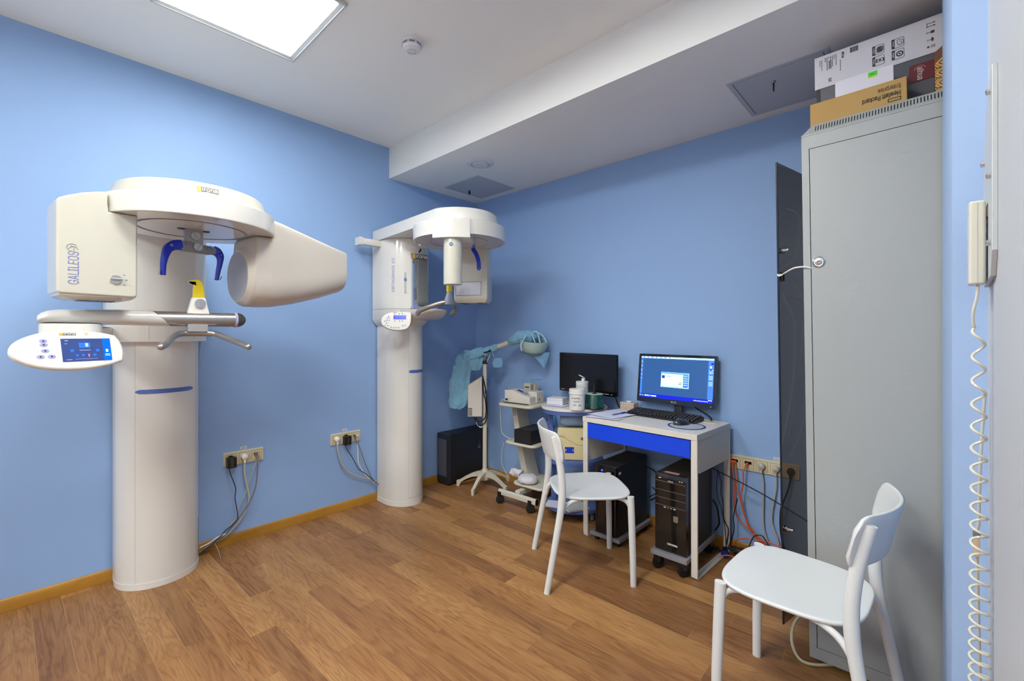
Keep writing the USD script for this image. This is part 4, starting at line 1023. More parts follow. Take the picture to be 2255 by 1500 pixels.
# ------------------------------------------------------------------ tower lying ready by the left wall
t = thing('computer_tower', 'tall black case with a grey front strip standing on the floor along the left wall', 'computer', (-2.988, 2.565, 0))
w, h, H = 0.074, 0.226, 0.4255
obj('body', bx(-w, w, -h + 0.04, h, 0.012, H, 0.003), m_blk_metal, t)
fp = obj('front_panel', bx(-w, w, -h, -h + 0.04, 0.012, H, 0.006), M('slate_black_plastic', (38, 41, 48), 0.45), t)
obj('front_strip', bx(-w + 0.012, w - 0.022, -h - 0.001, -h + 0.001, 0.075, H - 0.045), M('grey_front_strip', (92, 93, 100), 0.45), fp, smooth=False)
obj('side_seam', bx(w - 0.0004, w + 0.0006, -h + 0.04, -h + 0.042, 0.012, H), m_dark, fp, smooth=False)
for sx in (-1, 1):
    for sy in (-1, 1):
        obj('foot', bx(sx * 0.05 - 0.012, sx * 0.05 + 0.012, sy * 0.18 - 0.02, sy * 0.18 + 0.02, 0, 0.0125), m_rubber, t, smooth=False)

# ------------------------------------------------------------------ whitening lamp on its stand, draped
LP = np.array((-2.70, 2.555, 0))
t = thing('lamp_stand', 'white medical lamp on a pole with spreading star foot and slanted control box', 'lamp', LP)
obj('pole', lathe([(0.0185, 0.12), (0.0185, 0.65), (0.0165, 0.66), (0.0165, 1.04)], 16), m_cart, t)
obj('hub', lathe([(0.03, 0.055), (0.032, 0.062), (0.032, 0.10), (0.026, 0.135), (0.019, 0.15)], 20), m_cart, t)
for a in (220, 292, 4, 76, 148):
    ar = math.radians(a)
    c, s = math.cos(ar), math.sin(ar)
    prof = [(0.02, 0.125, 0.075), (0.06, 0.122, 0.085), (0.11, 0.106, 0.078), (0.16, 0.082, 0.058), (0.2, 0.058, 0.034), (0.215, 0.05, 0.0), (0.235, 0.046, 0.0)]
    secs = [[(r * c - wd * s, r * s + wd * c, z1), (r * c + wd * s, r * s - wd * c, z1), (r * c + wd * 0.8 * s, r * s - wd * 0.8 * c, z0), (r * c - wd * 0.8 * s, r * s + wd * 0.8 * c, z0)] for (r, z1, z0), wd in zip(prof, (0.02, 0.018, 0.015, 0.013, 0.012, 0.012, 0.011))]
    obj('leg', loft(secs), m_cart, t, smooth=40)
obj('collar', lathe([(0.017, 1.015), (0.0235, 1.017), (0.0245, 1.03), (0.0235, 1.043), (0.017, 1.045)], 18), m_black, t)
jm = M('joint_grey', (120, 126, 130), 0.35, metal=0.5)
obj('joint', [lathe([(0.0165, 1.045), (0.02, 1.06), (0.02, 1.085), (0.012, 1.09)], 16), put(lathe([(0.001, -0.022), (0.024, -0.022), (0.026, -0.016), (0.026, 0.016), (0.024, 0.022), (0.001, 0.022)], 18), (0, 0, 1.108), rx=90, rz=43)], jm, t)
ad = np.array((0.95, 0.22, 0)); ad /= np.linalg.norm(ad)
obj('lock_handle', [tube([(0.0, -0.02, 1.108), (0.06, -0.03, 1.118), (0.085, -0.03, 1.125)], 0.0055, 8, 4), ball((0.09, -0.03, 1.127), 0.0105)], m_black, t)
A0, A1 = np.array((0, 0, 1.112)), np.array((0, 0, 1.245)) + ad * 0.36
obj('arm', tube([A0 - ad * 0.02, A0 + (A1 - A0) * 0.5, A1], 0.0195, 12, 4), m_cart, t)
hc = np.array((0, 0, 1.165)) + ad * 0.455
bowl = lathe([(0.001, -0.062), (0.05, -0.058), (0.085, -0.038), (0.104, -0.005), (0.11, 0.03), (0.112, 0.052), (0.107, 0.054), (0.105, 0.03), (0.098, -0.002), (0.08, -0.03), (0.048, -0.05), (0.001, -0.054)], 36)
lh = obj('lamp_head', put(bowl, hc, rx=6, ry=10), M('pale_green_lamp_shell', (176, 200, 196), 0.35), t, smooth=50)
obj('lens_base', put(lathe([(0.001, -0.072), (0.04, -0.069), (0.075, -0.052), (0.09, -0.034), (0.001, -0.034)], 28), hc, rx=6, ry=10), M('lamp_shell_grey', (130, 152, 156), 0.4), lh, smooth=50)
obj('head_hinge', ball(A1, 0.03), m_greyplastic, t)
er = np.array((0.73, 0.683, 0)); ef = np.array((-0.683, 0.73, 0))
bo = np.array([(-0.137, 0.585), (-0.02, 0.585), (-0.02, 0.905), (-0.026, 0.912), (-0.13, 0.848), (-0.137, 0.838)])
cb = obj('control_box', frame(prism(bo, -0.05, 0.05, 0.008), (0, 0, 0), er, (0, 0, 1), -ef), M('control_box_enamel', (216, 210, 202), 0.4), t, smooth=35)
for k in range(7):
    obj('vent_slot', frame(bx(-0.016, 0.016, -0.0022, 0.0022, 0, 0.001), er * -0.117 - ef * 0.05 + np.array((0, 0, 0.598 + k * 0.0095)), er, (0, 0, 1), -ef), m_dark, cb, smooth=False)
sl = np.array((-0.13 + 0.026, 0.848 - 0.912)); sl /= -np.linalg.norm(sl)
tx = er * sl[0] + np.array((0, 0, sl[1])); tn = np.cross(tx, ef)
for k in range(4):
    obj('key', plate(0.012, 0.03, er * (-0.112 + k * 0.02) + np.array((0, 0, 0.8615 + k * 0.0122)), tx, ef, 0.004), m_greyplastic, cb, smooth=False)
obj('pole_clip', bx(0.012, 0.022, -0.012, 0.012, 0.77, 0.80, 0.001), m_navy, t)
kw = lambda a, z, f=-0.03: er * a + ef * f + np.array((0, 0, z))
for q in ([kw(-0.014, 0.92, -0.03), kw(-0.012, 0.8, -0.035), kw(0.006, 0.72, -0.035), kw(0.012, 0.64), kw(0.0, 0.57), kw(-0.05, 0.545), kw(-0.08, 0.565), kw(-0.085, 0.59)],
          [kw(-0.012, 0.90), kw(0.008, 0.8), kw(0.018, 0.68), kw(0.022, 0.6), kw(0.0, 0.53), kw(-0.04, 0.52), kw(-0.075, 0.55), kw(-0.06, 0.59)],
          [kw(-0.07, 0.60), kw(-0.062, 0.53), kw(-0.04, 0.48), kw(-0.04, 0.42), kw(-0.045, 0.37)]):
    obj('cord', tube(q, 0.0045, 7, 5), m_cable_black, t)
obj('plug', [lathe([(0.001, 0.365), (0.012, 0.365), (0.014, 0.352), (0.011, 0.33), (0.001, 0.33)], 12)], m_black, t) if False else None
pg = put(lathe([(0.006, 0.0), (0.013, -0.004), (0.014, -0.026), (0.001, -0.028)], 14), kw(-0.045, 0.372))
pl_ = obj('plug', pg, m_black, t)
for s in (-0.006, 0.006):
    obj('pin', put(lathe([(0.001, 0), (0.0022, 0), (0.0022, -0.019), (0.001, -0.02)], 8), kw(-0.045 + s, 0.345)), m_steel, pl_)
obj('white_tie', tube([kw(-0.07, 0.545), kw(-0.055, 0.51), kw(-0.035, 0.495), kw(-0.02, 0.5)], 0.0045, 6, 4), m_print_white, t)

def crumple(m, amp, sc, seed):
    v = m.vertices.copy()
    n = np.stack([meshkit.fbm(v * sc + s * 17.3 + seed, 3) - 0.5 for s in range(3)], 1)
    m = m.copy()
    m.vertices = v + n * amp * 2
    return m
def folds(secs, n_fold, amp, seed):
    r = np.random.default_rng(seed)
    ph = r.uniform(0, 6.28)
    out = []
    for i, s in enumerate(secs):
        s = np.array(s, float)
        c = s.mean(0)
        k = np.arange(len(s)) / len(s) * 2 * PI
        out.append(c + (s - c) * (1 + amp * np.sin(n_fold * k + ph + i * 0.12) + amp * 0.6 * np.sin(2.7 * n_fold * k + i * 0.3))[:, None])
    return out
def ell(c, a, b, ex, ey, n=48):
    th = np.arange(n) * 2 * PI / n
    return [np.asarray(c) + np.asarray(ex) * a * math.cos(x) + np.asarray(ey) * b * math.sin(x) for x in th]
t = thing('disposable_gown', 'light blue disposable gown hanging over the back of the lamp arm', 'gown', LP)
gs = []
for z, c, w in ((1.105, -0.16, 0.03), (1.10, -0.165, 0.05), (1.06, -0.178, 0.066), (1.0, -0.182, 0.074), (0.92, -0.19, 0.078), (0.84, -0.20, 0.08), (0.76, -0.21, 0.078), (0.70, -0.215, 0.072), (0.665, -0.225, 0.06), (0.648, -0.245, 0.035)):
    gs.append(ell(er * c + ef * -0.02 + np.array((0, 0, z)), w, 0.026, er, ef))
gs2 = []
for g0, g1 in zip(gs, gs[1:]):
    gs2 += [np.array(g0) * (1 - u) + np.array(g1) * u for u in (0, 0.25, 0.5, 0.75)]
body = crumple(crumple(loft(folds(gs2 + [np.array(gs[-1])], 5, 0.13, 3)), 0.022, 9, 1), 0.012, 26, 7)
sl_ = catmull([kw(-0.17, 1.075, 0), kw(-0.12, 1.085, 0), kw(-0.06, 1.10, 0), kw(-0.015, 1.117, 0)], 6)
sleeve = crumple(sweep(sl_, circle(1, 24), list(np.interp(np.linspace(0, 1, len(sl_)), [0, 0.4, 0.8, 1], [0.055, 0.05, 0.043, 0.036]))), 0.024, 20, 5)
drop = crumple(loft(folds([ell(er * -0.075 + ef * -0.015 + np.array((0, 0, z)), w, 0.022, er, ef) for z, w in ((1.075, 0.055), (1.04, 0.06), (1.0, 0.05), (0.965, 0.03))], 5, 0.1, 8)), 0.014, 12, 4)
obj('gown_body', body, m_cloth, t, smooth=True)
obj('sleeve', sleeve, m_cloth, t, smooth=True)
obj('gathered_fold', drop, m_cloth, t, smooth=True)
arp = lambda s: A0 + (A1 - A0) * s
obj('cuff', crumple(sweep(catmull([arp(-0.02), arp(0.12), arp(0.24), arp(0.36)], 5), circle(1, 22), list(np.linspace(0.034, 0.026, 16))), 0.012, 18, 6), m_cloth, t, smooth=True)
obj('tie_string', tube([kw(0.02, 1.14, -0.04), kw(0.045, 1.1, -0.045), kw(0.03, 1.06, -0.045), kw(0.018, 1.03, -0.04)], 0.004, 6, 4), M('gown_tie', (170, 206, 226), 0.9), t)
obj('tie_string', tube([kw(0.02, 1.14, -0.04), kw(0.06, 1.12, -0.045), kw(0.075, 1.075, -0.045)], 0.005, 6, 4), m_cloth, t)
obj('hem_scrap', crumple(loft([ell(kw(0.11, z, -0.01), w, 0.006, er, ef, 24) for z, w in ((1.065, 0.03), (1.02, 0.045), (0.99, 0.04))]), 0.012, 16, 9), M('translucent_gown_fabric', (120, 166, 206), 0.8), t, smooth=True)
t = thing('disposable_gown', 'light blue gown bundled round the lamp head with its strings hanging down', 'gown', LP)
wr = sweep(catmull([arp(0.66), arp(0.8), arp(0.98), hc + (0.01, 0, 0.075), hc + (0.03, 0.0, 0.058)], 6), circle(1, 26), list(np.interp(np.linspace(0, 1, 25), [0, 0.3, 0.65, 1], [0.03, 0.042, 0.055, 0.03])))
obj('wrap', crumple(wr, 0.022, 15, 2), m_cloth, t, smooth=True)
for k, (x0, y0, x1, y1, x2, y2) in enumerate(((-0.06, 0.09, -0.1, 0.02, -0.095, -0.03), (0.0, 0.12, 0.06, 0.09, 0.09, 0.04), (0.02, 0.12, 0.03, 0.09, 0.045, 0.03), (-0.02, 0.1, -0.01, 0.075, 0.005, 0.035))):
    obj('string', tube([hc + er * x0 + uv * y0 - ef * 0.06, hc + er * x1 + uv * y1 - ef * 0.105, hc + er * x2 + uv * y2 - ef * 0.112], 0.006, 7, 5), M('gown_tie', (170, 206, 226), 0.9), t)
obj('hanging_corner', crumple(loft([ell(hc + er * x + uv * z - ef * 0.03, w, 0.006, er, ef, 24) for x, z, w in ((0.055, -0.045, 0.07), (0.06, -0.08, 0.055), (0.068, -0.12, 0.032), (0.078, -0.165, 0.006))]), 0.01, 16, 3), M('translucent_gown_fabric', (120, 166, 206), 0.8), t, smooth=True)

# ------------------------------------------------------------------ ivory trolley
T0 = np.array((-2.27, 2.58, 0))
t = thing('instrument_trolley', 'ivory three-shelf trolley on black casters between the lamp stand and the round cart', 'trolley', T0, 3)
def shelf(w, d, z, cx, cy, r=0.05):
    o = rrect(w, d, r, 6, (cx, cy))
    return prism(o, z - 0.02, z, 0.008, 3)
obj('shelf', shelf(0.33, 0.31, 0.735, -0.01, 0.01), m_cart, t)
obj('shelf', shelf(0.30, 0.29, 0.452, 0.035, 0.01), m_cart, t)
obj('shelf', shelf(0.29, 0.30, 0.155, 0.105, 0.02), m_cart, t)
po_ = [(0.10, 0.715), (0.145, 0.715), (0.215, 0.14), (0.16, 0.14)]
col = loft([[(x + 0.0, 0.015, z), (x + w, 0.015, z), (x + w, 0.145, z), (x, 0.145, z)] for x, w, z in ((-0.165, 0.05, 0.715), (-0.135, 0.05, 0.58), (-0.105, 0.05, 0.43), (-0.075, 0.055, 0.28), (-0.035, 0.06, 0.135))])
obj('column', col, m_cart, t)
obj('column_plate', bx(-0.14, -0.11, 0.011, 0.015, 0.62, 0.69, 0.001), m_ltgrey, t)
obj('cross_bar', put(prism(rrect(0.045, 0.028, 0.012, 4), -0.175, 0.175, 0.003), (0.075, -0.195, 0.085), ry=90), m_cart, t)
obj('stem', bx(0.04, 0.085, -0.18, 0.2, 0.085, 0.12, 0.006), m_cart, t)
for x_, y_ in ((-0.085, -0.2), (0.20, -0.2), (-0.06, 0.17), (0.2, 0.17)):
    c = obj('caster', put(lathe([(0.001, -0.012), (0.026, -0.012), (0.031, -0.009), (0.031, 0.009), (0.026, 0.012), (0.001, 0.012)], 20), (x_, y_, 0.031), ry=90, rz=-52), m_rubber, t)
    obj('fork', bx(x_ - 0.016, x_ + 0.016, y_ - 0.016, y_ + 0.016, 0.05, 0.09, 0.004), m_black, c)
obj('end_plug', put(prism(rrect(0.042, 0.025, 0.01, 4), -0.004, 0.004), (0.252, -0.195, 0.085), ry=90), m_black, t)
obj('end_plug', put(prism(rrect(0.042, 0.025, 0.01, 4), -0.004, 0.004), (-0.102, -0.195, 0.085), ry=90), m_black, t)
obj('coiled_hose', tube([(0.17 + 0.016 * math.cos(a) + 0.02 * a / 60, 0.10 + 0.016 * math.sin(a), 0.43 - 0.26 * a / 60) for a in np.arange(0, 60, 0.6)], 0.006, 6, 1, False), m_cable_grey, t)
t = thing('tabletop_device', 'ivory wedge-shaped device with small blue display on the trolley\'s top shelf', 'medical device', (-2.30, 2.555, 0.7362), 6)
m_dev = M('ivory_device_plastic', (222, 216, 204), 0.35)
dev = [(-0.118, 0, 0.0), (-0.118, 0, 0.098), (-0.04, 0, 0.098), (0.06, 0, 0.066), (0.112, 0, 0.058), (0.12, 0, 0.05), (0.12, 0, 0.0)]
pd = np.array([(x, z) for x, _, z in dev])
obj('housing', frame(prism(pd, -0.075, 0.05, 0.006), (0, 0, 0), (1, 0, 0), (0, 0, 1), (0, -1, 0)), m_dev, t, smooth=35)
obj('rear_block', bx(0.045, 0.13, 0.03, 0.13, 0.0, 0.088, 0.008), m_dev, t)
sx_ = np.array((0.10, 0, -0.032)); sx_ /= np.linalg.norm(sx_); sy_ = np.array((0, 1, 0))
obj('display', plate(0.05, 0.035, np.array((-0.005, 0.005, 0.088)), sx_, sy_, 0.001), M('device_display', (50, 66, 130), 0.25), t, smooth=False)
obj('key_field', plate(0.04, 0.05, np.array((0.045, 0.01, 0.0722)), sx_, sy_, 0.001), M('device_keys', (150, 160, 200), 0.4), t, smooth=False)
obj('socket', bx(-0.09, -0.072, -0.0765, -0.07, 0.02, 0.034), m_dark, t, smooth=False)
obj('socket', bx(0.129, 0.1315, 0.06, 0.068, 0.02, 0.034), m_dark, t, smooth=False)
obj('foot_line', bx(-0.11, 0.11, -0.072, 0.05, -0.0001, 0.003), m_dark, t, smooth=False)
wire = tube([(0.055, 0.06, 0.088), (0.055, 0.06, 0.17), (0.06, 0.06, 0.175), (0.12, 0.07, 0.178)], 0.0014, 5, 3)
obj('wire_arm', [wire, tube([(0.075, 0.06, 0.088), (0.075, 0.06, 0.165)], 0.0014, 5, 3)], m_steel, t)
for k in range(4):
    obj('clip', ball((0.105 + 0.013 * k, 0.07, 0.176 + 0.004 * (k % 2)), 0.0045, 1), m_greyplastic, t)
t = thing('small_cream_unit', 'small cream unit with a dark slot standing behind the wedge-shaped device', 'device', (-2.327, 2.712, 0.7362), 5)
obj('housing', bx(-0.055, 0.055, -0.03, 0.03, 0, 0.135, 0.006), M('cream_unit_plastic', (206, 200, 178), 0.4), t)
obj('slot', bx(-0.04, 0.0, -0.0312, -0.028, 0.10, 0.108), m_dark, t, smooth=False)
obj('bracket', bx(0.02, 0.045, -0.04, -0.03, 0.09, 0.13, 0.002), m_greyplastic, t)
t = thing('storage_box', 'plain black box on the trolley\'s middle shelf', 'box', (-2.205, 2.585, 0.4532), 3)
obj('walls', bx(-0.078, 0.078, -0.125, 0.125, 0, 0.098, 0.002), M('black_box_board', (28, 28, 30), 0.55), t)
obj('lid_panel', bx(-0.05, 0.055, -0.10, 0.10, 0.098, 0.0995, 0.0), M('black_box_lid', (46, 47, 52), 0.35), t, smooth=False)
t = thing('foil_packet', 'crumpled blue plastic packet behind the black box', 'packet', (-2.225, 2.755, 0.46), 5)
obj('pouch', crumple(loft([ell((0, 0, z), w, d_, (1, 0, 0), (0, 1, 0), 20) for z, w, d_ in ((0.0, 0.06, 0.02), (0.06, 0.07, 0.022), (0.11, 0.06, 0.012), (0.125, 0.02, 0.004))]), 0.02, 14, 2), M('blue_packet_film', (60, 130, 190), 0.3), t, smooth=True)
obj('raised_corner', crumple(loft([ell((0.07 + 0.02 * u, 0, 0.09 + 0.085 * u), 0.04 * (1 - u) + 0.004, 0.006, (1, 0, 0), (0, 1, 0), 16) for u in (0, 0.4, 0.8, 1)]), 0.01, 14, 5), M('blue_packet_film', (60, 130, 190), 0.3), t, smooth=True)
t = thing('wrapped_coil', 'round white cloth pouch lying on the trolley\'s bottom shelf', 'pouch', (-2.19, 2.512, 0.161))
obj('pouch', crumple(loft([ell((0, 0, z), w, w * 0.95, (1, 0, 0), (0, 1, 0), 36) for z, w in ((0.0, 0.065), (0.012, 0.078), (0.026, 0.076), (0.034, 0.07), (0.042, 0.064), (0.05, 0.05), (0.053, 0.02), (0.053, 0.002))]), 0.006, 30, 2), M('white_cloth', (220, 218, 224), 0.9), t, smooth=True)
obj('gathered_neck', crumple(sweep(catmull([(-0.06, -0.01, 0.04), (-0.095, -0.015, 0.05), (-0.125, -0.02, 0.05), (-0.15, -0.02, 0.048)], 5), circle(1, 18), list(np.linspace(0.03, 0.024, 16))), 0.024, 24, 7), M('white_cloth', (220, 218, 224), 0.9), t, smooth=True)

# ------------------------------------------------------------------ round blue cart
Rc = np.array((-1.812, 2.572, 0))
RA = math.degrees(YAW)
t = thing('round_cart', 'slate blue cart with a white oval top between the trolley and the desk', 'trolley', Rc, RA)
obj('top', prism(circle(0.228, 56, ry=0.186), 0.748, 0.766, 0.004), M('cart_top_white', (222, 220, 214), 0.4), t)
obj('top_rim', prism(circle(0.221, 56, ry=0.18), 0.722, 0.748, 0.003), m_navy, t)
for s in (-1, 1):
    obj('post', sweep(catmull([(s * 0.165, 0.0, 0.725), (s * 0.165, 0.0, 0.62), (s * 0.155, 0.0, 0.58), (s * 0.14, 0.03, 0.54), (s * 0.14, 0.04, 0.40), (s * 0.14, 0.04, 0.08)], 5), rrect(0.018, 0.034, 0.005, 3), up=(0, 1, 0)), m_navy, t)
obj('middle_shelf', prism(circle(0.2, 48, ry=0.165), 0.385, 0.412, 0.004), m_navy, t)
obj('bottom_shelf', prism(circle(0.2, 48, ry=0.17), 0.07, 0.095, 0.004), m_navy, t)
for a in (45, 135, 225, 315):
    x_, y_ = 0.15 * math.cos(math.radians(a)), 0.12 * math.sin(math.radians(a))
    obj('caster', put(lathe([(0.001, -0.01), (0.026, -0.01), (0.03, -0.006), (0.03, 0.006), (0.026, 0.01), (0.001, 0.01)], 16), (x_, y_, 0.03), ry=90), m_greyplastic, t)
    obj('caster_fork', bx(x_ - 0.012, x_ + 0.012, y_ - 0.012, y_ + 0.012, 0.045, 0.075, 0.002), m_greyplastic, t)
monitor('black monitor, switched off, on the blue cart behind the white jars', (-1.79, 2.689), -6.3, 0.522, 0.286, 0, False, 0.839, (0.766, 0.03), False)
tc = np.array((-1.702, 2.448, 0.766))
t = thing('jar', 'white screw-lid jar with handwriting on the front of the blue cart', 'jar', tc)
obj('body', lathe([(0.001, 0), (0.049, 0), (0.051, 0.003), (0.051, 0.107), (0.001, 0.107)], 36), M('jar_white', (226, 224, 220), 0.35), t)
obj('lid', lathe([(0.001, 0.104), (0.0535, 0.104), (0.0545, 0.107), (0.0545, 0.112), (0.0525, 0.114), (0.0525, 0.134), (0.049, 0.138), (0.001, 0.138)], 36), M('jar_lid_white', (230, 228, 222), 0.35), t)
rr = np.random.default_rng(5)
def scribble(x0, z0, n, step, hgt, seed):
    r = np.random.default_rng(seed)
    pts = []
    for k in range(n):
        pts.append((x0 + k * step + r.uniform(-0.3, 0.3) * step, z0 + hgt * (0.5 if k % 2 else -0.5) * r.uniform(0.5, 1.2)))
    c3 = []
    fa = math.atan2(-tc[1], -tc[0])
    for x, z in pts:
        a = fa + x / 0.0515
        c3.append((0.0515 * math.cos(a), 0.0515 * math.sin(a), z))
    return tube(c3, 0.0009, 4, 4)
for x0, z0, n, st, hh, sd in ((-0.038, 0.080, 15, 0.0040, 0.011, 1), (-0.026, 0.060, 10, 0.0042, 0.012, 2), (-0.024, 0.036, 5, 0.0045, 0.014, 3), (0.006, 0.034, 6, 0.0045, 0.012, 4)):
    obj('handwriting', scribble(x0, z0, n, st, hh, sd), M('pen_ink', (70, 74, 92), 0.6), t)
t = thing('wipe_canister', 'tall white canister with its flip cap open, behind the screw-lid jar', 'canister', (-1.752, 2.58, 0.766))
obj('body', lathe([(0.001, 0), (0.04, 0), (0.042, 0.003), (0.042, 0.155), (0.04, 0.158), (0.001, 0.158)], 32), M('canister_white', (206, 206, 210), 0.4), t)
obj('cap', lathe([(0.0425, 0.15), (0.0432, 0.155), (0.0432, 0.17), (0.038, 0.174), (0.001, 0.174)], 32), M('canister_cap', (216, 214, 214), 0.4), t)
obj('flip_lid', [frame(lathe([(0.001, -0.002), (0.024, -0.002), (0.025, 0.0), (0.024, 0.004), (0.001, 0.003)], 24), er * -0.002 + np.array((0, 0, 0.205)), er * 0.85 - uv * 0.45, ef, er * 0.45 + uv * 0.85), bx(0.0, 0.02, -0.008, 0.008, 0.172, 0.196, 0.002)], M('flip_lid_white', (232, 232, 236), 0.35), t)
obj('printed_band', lathe([(0.0421, 0.128), (0.0424, 0.128), (0.0424, 0.1305), (0.0421, 0.1305)], 32), m_greyplastic, t)
t = thing('disc_spindle', 'spindle of green-edged blank discs on the blue cart', 'disc spindle', (-1.642, 2.562, 0.766))
obj('base', lathe([(0.001, 0), (0.064, 0), (0.065, 0.004), (0.062, 0.009), (0.001, 0.009)], 36), m_black, t)
m_disc = M('green_disc_edges', (30, 92, 78), 0.25, coat=0.3, mottle=(60, (18, 60, 54)))
obj('disc_stack', lathe([(0.008, 0.009)] + [p for k in range(24) for p in ((0.06, 0.0095 + k * 0.0037), (0.0592, 0.0128 + k * 0.0037))] + [(0.008, 0.098)], 40), m_disc, t, kind='stuff')
obj('top_disc', poly_prism(Polygon(circle(0.0597, 40)).difference(Polygon(circle(0.0075, 20))), 0.098, 0.0992), M('disc_face_pale', (206, 222, 214), 0.25), t, smooth=False)
obj('spike', lathe([(0.018, 0.099), (0.018, 0.101), (0.009, 0.103), (0.0072, 0.11), (0.0066, 0.15), (0.0055, 0.16), (0.001, 0.162)], 16), m_black, t)
t = thing('tissue_box', 'small white box lying on a sheet at the left end of the blue cart', 'box', (-1.93, 2.535, 0.77), 14)
obj('carton', bx(-0.06, 0.06, -0.05, 0.05, 0, 0.045, 0.002), m_card, t)
obj('lid_edge', bx(-0.0605, 0.0605, -0.0505, 0.0505, 0.03, 0.0315), m_ltgrey, t, smooth=False)
paper('small white sheet under the white box on the blue cart', (-1.905, 2.495, 0.7665), 12, 21, 0.15, 0.13)
fa = np.array((-1.772, 2.47)); fn = np.array((0.58, -0.81, 0)); fxv = np.array((0.81, 0.58, 0))
t = thing('cream_organizer', 'cream plastic case with wavy flap, button and blue tag, on the cart\'s middle shelf', 'case', (-1.80, 2.515, 0.4132), 35.6)
m_org = M('cream_case_plastic', (222, 208, 158), 0.45)
obj('case', bx(-0.085, 0.10, -0.06, 0.05, 0.0, 0.215, 0.01), m_org, t)
fl_ = [(-0.087, 0.218), (0.102, 0.218), (0.102, 0.11), (0.06, 0.105), (0.02, 0.115), (-0.02, 0.14), (-0.06, 0.165), (-0.092, 0.165)]
obj('flap', frame(prism(np.array(fl_), 0, 0.004, 0.001), (0, -0.06, 0), (1, 0, 0), (0, 0, 1), (0, -1, 0)), m_org, t)
obj('button', frame(lathe([(0.001, 0), (0.01, 0), (0.008, 0.004), (0.001, 0.005)], 16), (0.075, -0.064, 0.15), (1, 0, 0), (0, 0, 1), (0, -1, 0)), M('brown_snap', (130, 112, 96), 0.4), t)
obj('tag', bx(-0.04, 0.02, -0.0625, -0.059, 0.05, 0.09), M('blue_tag', (20, 60, 190), 0.4), t, smooth=False)
for u in (-0.034, 0.014):
    obj('tag_slot', bx(u - 0.002, u + 0.002, -0.0635, -0.0615, 0.063, 0.077), m_print_white, t, smooth=False)
t = thing('plastic_bag', 'pale blue plastic bag slumped on top of the cream case', 'bag', (-1.795, 2.505, 0.644), 38)
obj('bag', crumple(loft([ell((0.02, 0, z), w, d_, (1, 0, 0), (0, 1, 0), 28) for z, w, d_ in ((0.0015, 0.08, 0.04), (0.02, 0.094, 0.05), (0.05, 0.094, 0.05), (0.07, 0.085, 0.045), (0.076, 0.05, 0.03))]), 0.008, 14, 5), M('pale_blue_bag_film', (150, 172, 206), 0.25), t, smooth=True)
t = thing('hand_tool_unit', 'grey hand unit with a dark screen lying on the cart\'s bottom shelf', 'device', (-1.815, 2.615, 0.1622), 30)
obj('base', bx(-0.06, 0.07, -0.04, 0.05, -0.065, 0.1, 0.01), m_greyplastic, t)
obj('head', put(bx(-0.05, 0.06, -0.03, 0.03, 0, 0.04, 0.01), (0.02, -0.03, 0.1), rx=-20), m_ltgrey, t)
obj('screen', put(bx(-0.02, 0.02, -0.031, -0.029, 0.008, 0.03), (0.02, -0.03, 0.1), rx=-20), m_dark, t, smooth=False)
obj('hose', tube([(-0.06, -0.02, 0.12), (-0.1, -0.05, 0.1), (-0.14, -0.03, 0.06), (-0.12, 0.0, 0.0)], 0.007, 7, 5), m_ltgrey, t)
for k, (lb, x_, y_, rz_, n_) in enumerate((('loose white paper stack at the left of the blue cart\'s bottom shelf', -1.862, 2.433, 24, 3), ('white book with bent pages at the right of the blue cart\'s bottom shelf', -1.735, 2.475, 62, 7))):
    t = thing('paper_stack', lb, 'papers', (x_, y_, 0.0972), rz_)
    for j in range(n_):
        obj('sheet', put(bx(-0.075, 0.075, -0.055, 0.055, 0, 0.0022), (0.002 * (j % 3), 0.002 * ((j * 7) % 4), j * 0.0024), rz=(j * 5 % 4) - 2), m_paper if j % 3 else m_ltgrey, t, smooth=False)

# ------------------------------------------------------------------ grey cabinet, leaning a little, its tinted door ajar
RL = np.array((-0.3405, 2.052, 0.0))
LEAN = -0.78
t = thing('equipment_cabinet', 'tall light grey metal cabinet with lockable side panel and tinted glass door ajar', 'cabinet', RL, roty=LEAN)
RW, RD, RT = 0.60, 0.60, 2.035
obj('frame', [bx(0, 0.024, 0, 0.03, 0.018, RT), bx(RW - 0.024, RW, 0, 0.03, 0.018, RT), bx(0.024, RW - 0.024, 0, 0.03, 0.018, 0.062), bx(0.024, RW - 0.024, 0, 0.03, RT - 0.05, RT),
              bx(0, 0.03, RD - 0.03, RD, 0.018, RT), bx(RW - 0.03, RW, 0.03, RD, 0.018, RT), bx(0.03, RW - 0.03, RD - 0.02, RD, 0.018, RT), bx(0, RW, 0.03, RD - 0.03, 0.018, 0.062)], m_rack, t, smooth=False)
obj('panel_gap', bx(0.022, RW - 0.022, 0.006, 0.012, 0.06, RT - 0.048), m_rack_in, t, smooth=False)
pn_ = obj('side_panel', bx(0.0265, RW - 0.0265, -0.0015, 0.008, 0.0645, RT - 0.0525, 0.001), m_rack, t)
lk = obj('lock', frame(lathe([(0.001, 0), (0.021, 0), (0.021, 0.003), (0.017, 0.005), (0.0155, 0.002), (0.001, 0.002)], 28), (0.05, -0.0015, 1.542), (1, 0, 0), (0, 0, 1), (0, -1, 0)), m_steel, pn_)
obj('lock_core', frame(lathe([(0.001, 0.001), (0.012, 0.002), (0.011, 0.006), (0.005, 0.007), (0.001, 0.005)], 20), (0.05, -0.0015, 1.542), (1, 0, 0), (0, 0, 1), (0, -1, 0)), m_silver, pn_)
cap_ = [zs(np.array([(0, 0), (RW, 0), (RW, RD), (0, RD)]), RT + 0.001), zs(np.array([(0, 0), (RW, 0), (RW, RD), (0, RD)]), RT + 0.006), zs(np.array([(0.032, 0.026), (RW - 0.032, 0.026), (RW - 0.032, RD - 0.026), (0.032, RD - 0.026)]), RT + 0.046)]
